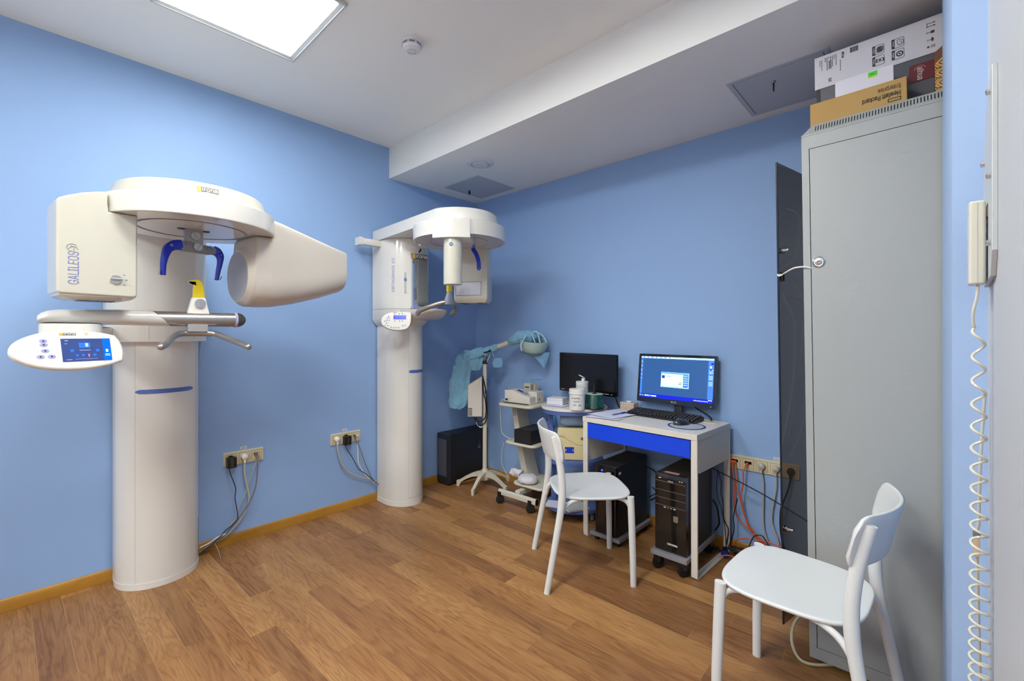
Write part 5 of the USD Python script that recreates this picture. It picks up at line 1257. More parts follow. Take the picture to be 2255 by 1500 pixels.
tp = obj('top_cover', loft(cap_), m_rack, t, smooth=False)
cn = np.array((0, -0.04, 0.026)); cn /= np.linalg.norm(cn); cvv = np.array((0, 0.026, 0.04)); cvv /= np.linalg.norm(cvv)
for k in range(60):
    u = 0.045 + k * 0.0086
    if u > RW - 0.04:
        break
    obj('vent_slot', plate(0.0028, 0.027, np.array((u, 0.0135, RT + 0.0265)), (1, 0, 0), cvv, 0.0008, z=-0.0002), m_dark, tp, smooth=False)
for sx in (0.05, RW - 0.05):
    for sy in (0.05, RD - 0.05):
        obj('foot', put(lathe([(0.001, 0), (0.02, 0), (0.02, 0.006), (0.008, 0.01), (0.008, 0.018), (0.001, 0.018)], 14), (sx, sy, 0)), m_black, t)
# tinted door: hinged at the far corner, ajar
gl = usdkit.material(stage, '/World/Looks/tinted_glass', {'lw': ('layer_weight', {}), 'pw': ('math', {'math_type': 'power', 'value2': 4.0}), 'f': ('math', {'math_type': 'multiply_add', 'value2': 0.6, 'value3': 0.04}), 'a': ('transparent_bsdf', {'color': (0.52, 0.47, 0.43)}), 'b': ('glossy_bsdf', {'color': (0.9, 0.9, 0.9), 'roughness': 0.02}), 'm': ('mix_closure', {})},
                     [('lw.facing', 'pw.value1'), ('pw.value', 'f.value1'), ('f.value', 'm.fac'), ('a.BSDF', 'm.closure1'), ('b.BSDF', 'm.closure2')], surface='m.closure')
h0, h1 = np.array((-0.004, RD - 0.02)), np.array((-0.104, 0.078))
du = (h1 - h0); dl = np.linalg.norm(du); du /= dl
D0 = lambda s, z, n=0.0: np.array((h0[0] + du[0] * s - du[1] * n, h0[1] + du[1] * s + du[0] * n, z))
pane = frame(trimesh.creation.box((dl, 1.93, 0.004)), D0(dl / 2, 1.025), np.append(du, 0), (0, 0, 1), np.cross(np.append(du, 0), (0, 0, 1)))
gd = obj('glass_door', pane, gl, t, smooth=False)
obj('door_edge', frame(trimesh.creation.box((0.004, 1.93, 0.006)), D0(dl, 1.025), np.append(du, 0), (0, 0, 1), np.cross(np.append(du, 0), (0, 0, 1))), M('door_edge_ink', (22, 28, 46), 0.3), gd, smooth=False)
for z in (0.45, 1.62):
    kn_2 = np.cross(np.append(du, 0), (0, 0, 1))
    obj('door_fitting', frame(lathe([(0.001, -0.012), (0.011, -0.012), (0.011, -0.004), (0.006, -0.004), (0.006, 0.006), (0.014, 0.006), (0.014, 0.012), (0.008, 0.02), (0.006, 0.03), (0.001, 0.032)], 16), D0(dl - 0.03, z), np.append(du, 0), (0, 0, 1), -kn_2), m_steel, gd)
obj('door_catch', frame(bx(-0.008, 0.008, -0.02, 0.02, 0, 0.014, 0.002), D0(dl - 0.02, 1.51), np.append(du, 0), (0, 0, 1), -np.cross(np.append(du, 0), (0, 0, 1))), m_black, gd)
obj('tie_cord', tube([(-0.094, 0.09, 1.515), (-0.07, 0.04, 1.518), (-0.03, -0.004, 1.528), (0.005, -0.006, 1.528), (0.024, 0.0, 1.522), (0.03, 0.012, 1.52)], 0.0032, 7, 5), m_print_white, t)
obj('tie_loop', tube([(-0.094, 0.09, 1.515), (-0.105, 0.085, 1.521), (-0.098, 0.06, 1.51), (-0.084, 0.06, 1.513)], 0.0035, 7, 5), m_print_white, t)
for k, (pts, m_) in enumerate((
    ([(0.01, 0.3, 1.85), (-0.03, 0.33, 1.80), (-0.03, 0.3, 1.62), (0.01, 0.28, 1.58)], m_cable_grey), ([(0.01, 0.35, 1.5), (-0.03, 0.36, 1.4), (-0.035, 0.3, 1.1), (0.0, 0.28, 0.8)], m_cable_grey),
    ([(0.0, 0.25, 1.45), (-0.035, 0.28, 1.3), (-0.035, 0.25, 1.0), (0.0, 0.22, 0.75)], m_cable_grey), ([(0.01, 0.4, 1.2), (-0.02, 0.42, 1.05), (-0.02, 0.35, 0.85), (0.01, 0.3, 0.7)], m_cable_grey), ([(0.01, 0.3, 1.45), (-0.02, 0.35, 1.42), (0.01, 0.42, 1.4)], m_cable_orange))):
    obj('patch_cord', tube(pts, 0.004, 6, 6), m_, t)
def lean(x, y, z):
    """A point at rest on the leaning cabinet's top, in world coordinates."""
    a = math.radians(LEAN)
    return RL + np.array((x * math.cos(a) + z * math.sin(a), y, -x * math.sin(a) + z * math.cos(a)))
ZT = RT + 0.046

def printed(parent, s, h, u, v, fr_, width=None, bold=False, mat=None, turn=0):
    """Print on a box's front (local x right, z up, facing -y); turn in quarter turns clockwise."""
    ex, ey = np.array((1, 0, 0)), np.array((0, 0, 1))
    for _ in range(turn):
        ex, ey = -ey, ex
    return obj('lettering', text(s, h, np.array((u, fr_, v)), ex, ey, 0.0005, bold, width=width), mat or m_print_black, parent, smooth=False)
def pr(parent, name, u, v, w, h, fr_, mat, d=0.0006):
    return obj(name, plate(w, h, np.array((u, fr_, v)), (1, 0, 0), (0, 0, 1), d), mat, parent, smooth=False)

# kraft box, upside down
o = lean(0.022, 0.052, ZT + 0.0008)
t = thing('carton_box', 'brown cardboard box with upside-down black lettering on the cabinet\'s front edge', 'box', o, roty=LEAN)
obj('box', bx(0, 0.288, 0, 0.105, 0, 0.094, 0.0015), m_kraft, t, smooth=False)
printed(t, 'Hewlett Packard', 0.0165, 0.272, 0.0385 + 0.012, -0.0006, width=0.108, bold=True, turn=2)
printed(t, 'Enterprise', 0.0155, 0.272, 0.0385 + 0.036, -0.0006, width=0.062, turn=2)
lo = frame(poly_prism(sbox(-0.018, -0.0062, 0.018, 0.0062).difference(sbox(-0.0155, -0.0038, 0.0155, 0.0038)), 0, 0.0006), np.array((0.254, -0.0002, 0.023)), (1, 0, 0), (0, 0, 1), (0, -1, 0))
obj('logo_frame', lo, m_print_black, t, smooth=False)
obj('flap_seam', bx(0.0, 0.288, 0.0515, 0.0535, 0.0938, 0.0945), M('kraft_tape', (176, 138, 78), 0.5), t, smooth=False)
# small white box on it
o2 = o + np.array((0.078 + 0.0015, 0.008, 0.0945))
t = thing('carton_box', 'small glossy white box with a green sticker, lying on the brown box', 'box', o2, roty=LEAN)
obj('box', bx(0, 0.172, 0, 0.09, 0, 0.062, 0.0015), M('glossy_white_carton', (226, 224, 232), 0.18, coat=0.3), t, smooth=False)
pr(t, 'sticker', 0.113, 0.047, 0.026, 0.021, -0.0002, M('yellow_sticker_edge', (214, 208, 40), 0.5), 0.0006)
pr(t, 'sticker', 0.114, 0.049, 0.026, 0.017, -0.0005, M('green_sticker', (70, 214, 40), 0.5), 0.0006)
pr(t, 'sticker_print', 0.113, 0.049, 0.012, 0.004, -0.0010, M('green_sticker_print', (40, 150, 60), 0.5), 0.0003)
# large two-tone carton
o3 = lean(0.022, 0.165, ZT + 0.0008)
t = thing('carton_box', 'large white and charcoal carton with printed icons and a dark red label', 'box', o3, roty=LEAN)
BW, BH = 0.394, 0.330
BZ = 0.197
obj('lower_half', loft([[(0.012, 0.012, 0), (BW - 0.004, 0.012, 0), (BW - 0.004, 0.24, 0), (0.012, 0.24, 0)], [(0.004, 0.004, BZ), (BW - 0.002, 0.004, BZ), (BW - 0.002, 0.24, BZ), (0.004, 0.24, BZ)]]), m_carton_dark, t, smooth=False)
up_ = obj('white_half', bx(0, BW, 0, 0.24, BZ, BH, 0.0015), m_card, t, smooth=False)
obj('corner_band', loft([[(0.0115, 0.0115, 0), (0.024, 0.0115, 0), (0.024, 0.02, 0), (0.0115, 0.02, 0)], [(0.0035, 0.0035, BZ), (0.018, 0.0035, BZ), (0.018, 0.012, BZ), (0.0035, 0.012, BZ)]]), M('black_carton_print', (26, 26, 28), 0.5), t, smooth=False)
m_red = M('dark_red_label', (112, 16, 28), 0.45)
rl = np.array((0.27, 0.0, 0.0))
lab = obj('red_label', frame(prism(np.array([(0.0, 0.0), (0.10, 0.0), (0.10, 0.062), (0.006, 0.062)]), 0, 0.0006), np.array((0.288, 0.0055, 0.112)), (1, 0, 0), (0, -0.045, 1), (0, -1, 0)), m_red, t, smooth=False)
m_lab = M('label_print_pale', (206, 190, 190), 0.5)
obj('lettering', text('alhua', 0.017, np.array((0.315, 0.0022, 0.162)), (0, 0.045, -1), (1, 0, 0), 0.0006, True, width=0.046), m_lab, lab, smooth=False)
obj('label_ring', tube([(0.322 + 0.0145 * math.cos(a), 0.0026, 0.154 + 0.0125 * math.sin(a)) for a in np.linspace(0.0, PI, 14)], 0.0009, 5, 2), m_lab, lab)
obj('lettering', text('TECHNOLOGY', 0.0035, np.array((0.307, 0.0024, 0.155)), (0, 0.045, -1), (1, 0, 0), 0.0004, width=0.03), m_lab, lab, smooth=False) if False else None
m_icon = M('charcoal_print', (58, 58, 66), 0.5)
FRY = -0.0003
for i, (u, v) in enumerate(((0.205, 0.276), (0.262, 0.276), (0.205, 0.234), (0.262, 0.234))):
    ol = Polygon(rrect(0.036, 0.036, 0.005, 4)).difference(Polygon(rrect(0.0335, 0.0335, 0.004, 4)))
    ic = obj('icon', frame(poly_prism(ol, 0, 0.0005), np.array((u, FRY, v)), (1, 0, 0), (0, 0, 1), (0, -1, 0)), m_icon, up_, smooth=False)
    pr(ic, 'icon_caption', u - 0.0135, v, 0.009, 0.035, FRY, m_icon)
    printed(ic, ('HD', 'POP', 'Phone', 'Night')[i], 0.0052, u - 0.0155, v + 0.010, FRY - 0.0007, width=0.019, mat=m_print_white, turn=1)
    c = np.array((u + 0.005, FRY, v))
    if i == 0:
        for k in range(3):
            obj('icon_mark', frame(poly_prism(Polygon(rrect(0.016, 0.018, 0.002, 3)).difference(Polygon(rrect(0.013, 0.015, 0.001, 3))), 0, 0.0005), c + np.array((0.002 * k - 0.002, 0, 0.002 * k - 0.002)), (1, 0, 0), (0, 0, 1), (0, -1, 0)), m_icon, ic, smooth=False)
        pr(ic, 'icon_mark', u + 0.004, v, 0.009, 0.011, FRY, m_icon)
    elif i == 1:
        obj('icon_mark', tube([c + (-0.006, -0.0004, 0.012), c + (0.008, -0.0004, 0.008), c + (0.011, -0.0004, -0.004), c + (0.002, -0.0004, -0.012), c + (-0.006, -0.0004, -0.002), c + (-0.006, -0.0004, 0.012)], 0.0007, 5, 4), m_icon, ic)
        obj('icon_mark', tube([c + (-0.002, -0.0004, 0.002), c + (0.004, -0.0004, 0.004), c + (0.006, -0.0004, -0.004), c + (0.0, -0.0004, -0.006)], 0.0007, 5, 3), m_icon, ic)
    elif i == 2:
        obj('icon_mark', frame(poly_prism(Polygon(rrect(0.024, 0.014, 0.002, 3)).difference(sbox(-0.008, -0.0055, 0.008, 0.0055)), 0, 0.0005), c, (1, 0, 0), (0, 0, 1), (0, -1, 0)), m_icon, ic, smooth=False)
        pr(ic, 'icon_mark', u + 0.005, v, 0.008, 0.006, FRY, m_icon)
    else:
        obj('icon_mark', frame(poly_prism(Polygon(circle(0.0105, 24)).difference(Polygon(circle(0.0065, 20))), 0, 0.0005), c, (1, 0, 0), (0, 0, 1), (0, -1, 0)), m_icon, ic, smooth=False)
        obj('icon_mark', frame(prism(circle(0.003, 12), 0, 0.0005), c, (1, 0, 0), (0, 0, 1), (0, -1, 0)), m_icon, ic, smooth=False)
# barcode and the label's lines, all turned a quarter
for k in range(9):
    pr(up_, 'barcode_bar', 0.119 + k * 0.003, 0.312, 0.0014 + 0.0007 * (k * 5 % 3), 0.02, FRY, m_icon)
printed(up_, 'alhua', 0.009, 0.092, 0.317, FRY - 0.0002, width=0.024, bold=True, mat=m_icon, turn=1)
for k, (u, v0, ln, wd) in enumerate(((0.108, 0.318, 0.008, 0.004), (0.099, 0.290, 0.045, 0.002), (0.085, 0.318, 0.05, 0.0022), (0.079, 0.318, 0.02, 0.0022), (0.073, 0.318, 0.052, 0.0022), (0.067, 0.318, 0.022, 0.0022), (0.061, 0.318, 0.012, 0.0022), (0.055, 0.318, 0.055, 0.0026), (0.049, 0.318, 0.026, 0.0022), (0.037, 0.314, 0.05, 0.0018), (0.031, 0.314, 0.03, 0.0018))):
    for j in range(max(1, int(ln / 0.009))):
        pr(up_, 'print_line', u - 0.012, v0 - 0.0045 - j * 0.009 - (0.001 if k % 2 else 0), wd, 0.0065 + 0.001 * ((k + j) % 2), FRY, m_icon, 0.0005)
for k in range(11):
    pr(up_, 'barcode_bar', 0.053, 0.300 - k * 0.0032, 0.010, 0.0012 + 0.0005 * (k * 7 % 3), FRY, m_icon)
printed(up_, 'EAC', 0.010, 0.047, 0.229, FRY - 0.0002, width=0.016, bold=True, mat=m_icon, turn=1)
# handling marks
hx = 0.352
for dz in (0.0, 0.011):
    pr(up_, 'arrow_shaft', hx, 0.307 - dz, 0.018, 0.0016, FRY, m_icon)
    obj('arrow_head', frame(prism(np.array([(0, 0.003), (0.006, 0), (0, -0.003)])[::-1], 0, 0.0005), np.array((hx + 0.008, FRY, 0.307 - dz)), (1, 0, 0), (0, 0, 1), (0, -1, 0)), m_icon, up_, smooth=False)
pr(up_, 'arrow_base', hx - 0.0095, 0.3015, 0.0016, 0.0165, FRY, m_icon)
pr(up_, 'glass_stem', hx - 0.004, 0.274, 0.011, 0.0014, FRY, m_icon); pr(up_, 'glass_foot', hx - 0.0098, 0.274, 0.0014, 0.006, FRY, m_icon)
obj('glass_bowl', frame(prism(np.array([(0, 0.003), (0, -0.003), (0.004, -0.005), (0.010, -0.0045), (0.010, 0.0045), (0.004, 0.005)]), 0, 0.0005), np.array((hx, FRY, 0.274)), (1, 0, 0), (0, 0, 1), (0, -1, 0)), m_icon, up_, smooth=False)
pr(up_, 'umbrella_stem', hx - 0.004, 0.247, 0.013, 0.0012, FRY, m_icon)
obj('umbrella_top', frame(prism(np.array([(0.006 * math.cos(a), 0.0075 * math.sin(a)) for a in np.linspace(-PI / 2, PI / 2, 10)]), 0, 0.0005), np.array((hx + 0.002, FRY, 0.247)), (1, 0, 0), (0, 0, 1), (0, -1, 0)), m_icon, up_, smooth=False)
pr(up_, 'recycling_mark', hx - 0.007, 0.222, 0.006, 0.006, FRY, m_icon)
for k in range(3):
    pr(up_, 'recycling_print', hx + 0.006, 0.2255 - k * 0.0035, 0.012, 0.0018, FRY, M('soft_grey_print', (140, 140, 148), 0.5))
# patterned gift box
o4 = lean(0.382, 0.045, ZT + 0.0008)
t = thing('patterned_box', 'brown and gold box with a square key pattern at the cabinet\'s right end', 'box', o4, roty=LEAN)
go = np.array([(0, 0.0), (0.16, 0.0), (0.16, 0.165), (0.03, 0.165), (0.0, 0.14)])
obj('box', frame(prism(go, -0.09, 0, 0.0), (0, 0, 0), (1, 0, 0), (0, 0, 1), (0, -1, 0)), M('brown_gift_paper', (118, 72, 44), 0.5), t, smooth=False)
m_gold = M('gold_gift_print', (222, 178, 92), 0.4)
full = Polygon(go).buffer(-0.0004)
cell = 0.034
pat = []
for i in range(-1, 7):
    for j in range(-1, 7):
        cx, cy = i * cell * 0.5 + j * cell * 0.5, (j - i) * cell * 0.5 + 0.05
        q = lambda s: Polygon([(cx + s, cy), (cx, cy + s), (cx - s, cy), (cx, cy - s)])
        ringp = q(cell * 0.46).difference(q(cell * 0.27)).difference(sbox(cx, cy - 0.002, cx + 0.03, cy + 0.0025))
        pat += [ringp.intersection(full), q(cell * 0.12).intersection(full)]
pat = shapely.union_all([p for p in pat if not p.is_empty])
pat = shapely.geometry.MultiPolygon([g for g in getattr(pat, 'geoms', [pat]) if g.geom_type == 'Polygon'])
obj('key_pattern', frame(poly_prism(pat, 0, 0.0005), (0, 0, 0), (1, 0, 0), (0, 0, 1), (0, -1, 0)), m_gold, t, smooth=False)

# ------------------------------------------------------------------ wall sockets, plugs, cables
def socket_strip(label, o, ex, mods):
    """Row of modules, its lower left corner at o on the wall, running along ex, facing ex x z."""
    ex = np.array(ex, float); ez = np.array((0, 0, 1.0)); n = np.cross(ex, ez)
    t = thing('wall_socket', label, 'socket', o)
    W, H = 0.071 * len(mods) + 0.009, 0.08
    at = lambda m: frame(m, (0, 0, 0), ex, ez, n)
    obj('frame', at(loft([zs(rrect(W, H, 0.005, 3, (W / 2, H / 2)), 0.0), zs(rrect(W, H, 0.005, 3, (W / 2, H / 2)), 0.005), zs(rrect(W - 0.006, H - 0.006, 0.004, 3, (W / 2, H / 2)), 0.0095)])), m_socket, t, smooth=False)
    for k, md in enumerate(mods):
        cx, cy = 0.0045 + 0.071 * (k + 0.5), H / 2
        i_ = obj('module_gap', at(poly_prism(sbox(cx - 0.029, cy - 0.029, cx + 0.029, cy + 0.029).difference(sbox(cx - 0.0275, cy - 0.0275, cx + 0.0275, cy + 0.0275)), 0.0092, 0.0098)), M('beige_shadow_line', (120, 106, 76), 0.5), t, smooth=False)
        if md == 'data':
            obj('insert', at(poly_prism(sbox(cx - 0.0275, cy - 0.0275, cx + 0.0275, cy + 0.0275).difference(sbox(cx - 0.018, cy - 0.001, cx + 0.018, cy + 0.014)), 0.009, 0.0112)), m_socket, t, smooth=False)
            obj('jack_opening', at(poly_prism(sbox(cx - 0.018, cy - 0.001, cx + 0.018, cy + 0.014), 0.0085, 0.0095)), m_dark, t, smooth=False)
        else:
            obj('insert', at(poly_prism(sbox(cx - 0.0275, cy - 0.0275, cx + 0.0275, cy + 0.0275).difference(Polygon(circle(0.0205, 28, (cx, cy)))), 0.009, 0.0112)), m_socket, t, smooth=False)
            obj('recess', at(poly_prism(Polygon(circle(0.0205, 28, (cx, cy))), 0.0085, 0.0095)), M('beige_recess', (150, 138, 108), 0.5), t, smooth=False)
    return t
def plug_at(parent, o, n, mat, r=0.019):
    n = np.array(n, float); ex = np.cross((0, 0, 1.0), n)
    p = obj('plug', frame(lathe([(0.001, 0.0), (r, 0.0), (r, 0.012), (r * 0.86, 0.022), (r * 0.45, 0.027), (0.001, 0.028)], 22), o, ex, (0, 0, 1), n), mat, parent, world=True)
    obj('plug_neck', tube([np.array(o) + n * 0.014 - uv * 0.006, np.array(o) + n * 0.016 - uv * 0.022, np.array(o) + n * 0.02 - uv * 0.036], [0.0085, 0.0075, 0.0055], 9, 4), mat, p, world=True)
def flatten(pts, axis, val, ymax=None):
    pts = [np.array(p, float) for p in pts]
    for i, p in enumerate(pts):
        if i:
            p[axis] = val
    if ymax:
        keep = [p for p in pts if p[1] < ymax - 0.004]
        nxt = pts[len(keep)]
        u = (ymax - keep[-1][1]) / (nxt[1] - keep[-1][1])
        pts = keep + [keep[-1] + (nxt - keep[-1]) * u]
    return pts
def cable(name, label, pts, r, mat, plug=None, group=None, plug_mat=None, jack=False, flat=None):
    pts = flatten(pts, *flat) if flat else [np.array(p, float) for p in pts]
    t = thing(name, label, 'cable', pts[0], group=group)
    if plug is not None:
        plug_at(t, plug[0], plug[1], plug_mat or mat)
    if jack:
        obj('jack', frame(bx(-0.006, 0.006, -0.006, 0.006, -0.004, 0.018, 0.001), pts[0], *( ((0, 1, 0), (0, 0, 1), (1, 0, 0)) if jack == 'L' else ((1, 0, 0), (0, 0, 1), (0, -1, 0)) )), mat, t, world=True)
    obj('cord', tube(pts, r, 7, 5), mat, t, world=True)
    return t
def adapter(label, o, pts, back=True):
    t = thing('power_adapter', label, 'power adapter', o)
    obj('case', bx(0.0, 0.038, -0.026, 0.022, -0.036, 0.026, 0.003), m_black, t)
    obj('plug_disc', put(lathe([(0.001, 0), (0.019, 0), (0.019, 0.012), (0.001, 0.012)], 20), (-0.010, -0.002, 0.014), ry=90), m_black, t)
    for k in range(6):
        obj('rating_print', plate(0.012 + 0.004 * (k * 3 % 2), 0.0028, np.array((0.0382, -0.004 + 0.002 * (k % 2), 0.018 - k * 0.0085)), (0, 1, 0), (0, 0, 1), 0.0004), M('adapter_print', (110, 104, 92), 0.6), t, smooth=False)
    obj('cord', tube(flatten(pts, 0, -3.0305, 1.769 if o[1] > 1 else None), 0.0024, 6, 5), m_cable_black, t, world=True)
    return t
XS = XW + 0.0112
socket_strip('beige three-module wall socket with black adapter at its left, near the big head scanner', (XW, 0.767, 0.472), (0, 1, 0), ['power', 'power', 'data'])
adapter('black plug-in adapter with thin black cord, next to the big head scanner', (XS + 0.002, 0.806, 0.502), [(-3.045, 0.79, 0.467), (-3.052, 0.795, 0.43), (-3.052, 0.814, 0.37), (-3.052, 0.821, 0.334), (-3.052, 0.817, 0.286), (-3.052, 0.825, 0.23), (-3.052, 0.832, 0.173), (-3.052, 0.829, 0.15), (-3.052, 0.803, 0.128), (-3.052, 0.769, 0.11), (-3.052, 0.744, 0.084), (-3.045, 0.695, 0.046), (-3.04, 0.647, 0.02)])
cable('power_cable', 'thick light grey power cable plugged into the middle socket near the big head scanner', [(-3.052, 0.875, 0.481), (-3.047, 0.874, 0.421), (-3.047, 0.883, 0.359), (-3.047, 0.896, 0.291), (-3.047, 0.898, 0.245), (-3.047, 0.885, 0.199), (-3.047, 0.858, 0.152), (-3.047, 0.823, 0.109), (-3.047, 0.776, 0.07), (-3.04, 0.71, 0.044), (-3.035, 0.646, 0.02)], 0.0058, m_cable_grey, ((XS - 0.002, 0.877, 0.514), (1, 0, 0)), plug_mat=m_print_white, flat=(0, -3.049))
cable('network_cable', 'thin light cable crossing from the data socket near the big head scanner', [(-3.064, 0.955, 0.519), (-3.06, 0.941, 0.464), (-3.06, 0.92, 0.408), (-3.06, 0.893, 0.319), (-3.06, 0.857, 0.233), (-3.06, 0.835, 0.175), (-3.06, 0.818, 0.136), (-3.055, 0.759, 0.082), (-3.05, 0.705, 0.037), (-3.045, 0.643, 0.01)], 0.0028, m_cable_grey, jack='L', flat=(0, -3.0625))
cable('network_cable', 'dark grey cable hanging from the data socket near the big head scanner', [(-3.064, 0.938, 0.519), (-3.052, 0.943, 0.465), (-3.052, 0.934, 0.34), (-3.052, 0.913, 0.275), (-3.052, 0.882, 0.213), (-3.052, 0.838, 0.157), (-3.052, 0.803, 0.118), (-3.05, 0.757, 0.07), (-3.04, 0.647, 0.027)], 0.003, m_cable_dgrey, jack='L', flat=(0, -3.038))
cable('cable_tie', 'pale loose tie end sticking out of the cable bundle onto the floor', [(-3.042, 0.711, 0.058), (-3.02, 0.725, 0.02), (-2.917, 0.715, 0.004)], 0.0016, m_cable_grey)
cable('network_cable', 'white cable stub lying along the skirting beside the big head scanner', [(-3.03, 0.64, 0.05), (-3.04, 0.69, 0.058), (-3.045, 0.73, 0.075), (-3.047, 0.775, 0.082)], 0.004, m_print_white)
socket_strip('beige three-module wall socket with black adapter in its middle, near the tall panoramic unit', (XW, 1.422, 0.477), (0, 1, 0), ['power', 'power', 'data'])
adapter('black plug-in adapter with thin black cord, next to the tall panoramic unit', (XS + 0.002, 1.532, 0.508), [(-3.045, 1.514, 0.473), (-3.042, 1.518, 0.445), (-3.042, 1.554, 0.385), (-3.042, 1.585, 0.326), (-3.042, 1.605, 0.286), (-3.042, 1.641, 0.254), (-3.042, 1.678, 0.222), (-3.042, 1.716, 0.183), (-3.042, 1.77, 0.13), (-3.045, 1.80, 0.10), (-3.047, 1.835, 0.08)])
cable('power_cable', 'thick grey power cable drooping from the left socket near the tall panoramic unit', [(-3.052, 1.457, 0.487), (-3.047, 1.464, 0.427), (-3.047, 1.483, 0.358), (-3.047, 1.51, 0.308), (-3.047, 1.556, 0.257), (-3.047, 1.612, 0.222), (-3.047, 1.673, 0.194), (-3.047, 1.727, 0.17), (-3.047, 1.768, 0.138), (-3.05, 1.80, 0.11), (-3.052, 1.835, 0.08)], 0.0058, m_cable_grey, ((XS - 0.002, 1.4625, 0.518), (1, 0, 0)), plug_mat=m_print_white, flat=(0, -3.049, 1.769))
cable('network_cable', 'white cable from the data socket near the tall panoramic unit', [(-3.064, 1.607, 0.524), (-3.057, 1.613, 0.472), (-3.057, 1.619, 0.388), (-3.057, 1.621, 0.331), (-3.057, 1.637, 0.286), (-3.057, 1.666, 0.234), (-3.055, 1.712, 0.181), (-3.055, 1.775, 0.125), (-3.055, 1.835, 0.06)], 0.0034, m_print_white, jack='L', flat=(0, -3.0615, 1.769))
cable('network_cable', 'grey cable running straight down from the data socket near the tall panoramic unit', [(-3.064, 1.59, 0.524), (-3.052, 1.618, 0.441), (-3.052, 1.655, 0.332), (-3.052, 1.684, 0.261), (-3.052, 1.721, 0.183), (-3.052, 1.775, 0.125), (-3.052, 1.835, 0.07)], 0.0028, m_cable_dgrey, jack='L', flat=(0, -3.0375, 1.769))
cable('cable_tie', 'pale tie looped round the cable bundle beside the tall panoramic unit', [(-3.03, 1.725, 0.15), (-3.028, 1.738, 0.163), (-3.03, 1.752, 0.158), (-3.03, 1.757, 0.138), (-3.03, 1.765, 0.12)], 0.0028, m_cable_grey)
socket_strip('beige five-module wall socket with orange cables, between the desk and the grey cabinet', (-0.872, YB, 0.481), (1, 0, 0), ['data', 'data', 'power', 'power', 'power'])
def dsock(k):
    return (-0.872 + 0.0045 + 0.071 * (k + 0.5))
for lb, pts in (('orange cable nearest the desk leg, looping lowest from the back socket', [(-0.838, 2.783, 0.524), (-0.836, 2.772, 0.486), (-0.828, 2.772, 0.348), (-0.829, 2.772, 0.257), (-0.808, 2.772, 0.203), (-0.766, 2.772, 0.166), (-0.725, 2.772, 0.147), (-0.693, 2.772, 0.117), (-0.674, 2.767, 0.093), (-0.631, 2.762, 0.08), (-0.55, 2.76, 0.05)]),
                ('middle orange cable of the three hanging from the back socket', [(-0.826, 2.783, 0.524), (-0.817, 2.767, 0.444), (-0.811, 2.767, 0.372), (-0.79, 2.767, 0.305), (-0.773, 2.767, 0.237), (-0.753, 2.767, 0.189), (-0.724, 2.765, 0.153), (-0.692, 2.763, 0.123), (-0.653, 2.76, 0.101), (-0.592, 2.76, 0.09), (-0.5, 2.76, 0.06)]),
                ('orange cable from the second data module of the back socket', [(-0.762, 2.783, 0.524), (-0.775, 2.772, 0.487), (-0.775, 2.772, 0.415), (-0.785, 2.772, 0.35), (-0.779, 2.772, 0.279), (-0.762, 2.772, 0.216), (-0.742, 2.772, 0.164), (-0.705, 2.772, 0.126), (-0.678, 2.77, 0.1), (-0.623, 2.765, 0.09), (-0.5, 2.765, 0.075)])):
    cable('network_cable', lb, pts, 0.0036, m_cable_orange, jack='B', flat=(1, 2.771 if 'lowest' in lb else 2.7625 if 'middle' in lb else 2.754))
cable('network_cable', 'orange cable running along the skirting from the desk to the cabinet', [(-0.84, 2.752, 0.03), (-0.806, 2.752, 0.086), (-0.761, 2.752, 0.109), (-0.712, 2.752, 0.118), (-0.665, 2.752, 0.124), (-0.619, 2.752, 0.124), (-0.574, 2.752, 0.115), (-0.5, 2.752, 0.08)], 0.0034, m_cable_orange, flat=(1, 2.744))
cable('power_cable', 'light grey power cable in the third module of the back socket', [(-0.688, 2.782, 0.487), (-0.681, 2.7835, 0.428), (-0.681, 2.7835, 0.34), (-0.682, 2.7835, 0.252), (-0.678, 2.7835, 0.175), (-0.66, 2.7835, 0.115), (-0.65, 2.7835, 0.064)], 0.0045, m_cable_grey, ((dsock(2), YB - 0.0095, 0.523), (0, -1, 0)))
cable('power_cable', 'light grey power cable in the fourth module of the back socket, bending left', [(-0.618, 2.782, 0.487), (-0.618, 2.7835, 0.421), (-0.627, 2.7835, 0.354), (-0.637, 2.7835, 0.287), (-0.639, 2.7835, 0.23), (-0.625, 2.7835, 0.177), (-0.608, 2.7835, 0.131), (-0.603, 2.7835, 0.064)], 0.0045, m_cable_grey, ((dsock(3), YB - 0.0095, 0.523), (0, -1, 0)))
cable('power_cable', 'black power cable in the last module of the back socket, seen through the tinted door', [(-0.547, 2.782, 0.487), (-0.559, 2.767, 0.419), (-0.583, 2.745, 0.337), (-0.586, 2.73, 0.28), (-0.583, 2.728, 0.205), (-0.573, 2.728, 0.148), (-0.553, 2.728, 0.095), (-0.5, 2.72, 0.012)], 0.0045, m_cable_black, ((dsock(4), YB - 0.0095, 0.523), (0, -1, 0)))
cable('signal_cable', 'taut black cable stretched from the right computer into the grey cabinet', [(-0.93, 2.685, 0.49), (-0.66, 2.70, 0.395), (-0.36, 2.64, 0.29)], 0.0032, m_cable_black)
cable('signal_cable', 'thin black cable looping above the skirting beside the grey cables', [(-0.76, 2.74, 0.012), (-0.726, 2.732, 0.117), (-0.71, 2.732, 0.144), (-0.686, 2.732, 0.156), (-0.666, 2.732, 0.149), (-0.639, 2.732, 0.101), (-0.61, 2.72, 0.01)], 0.0028, m_cable_black)
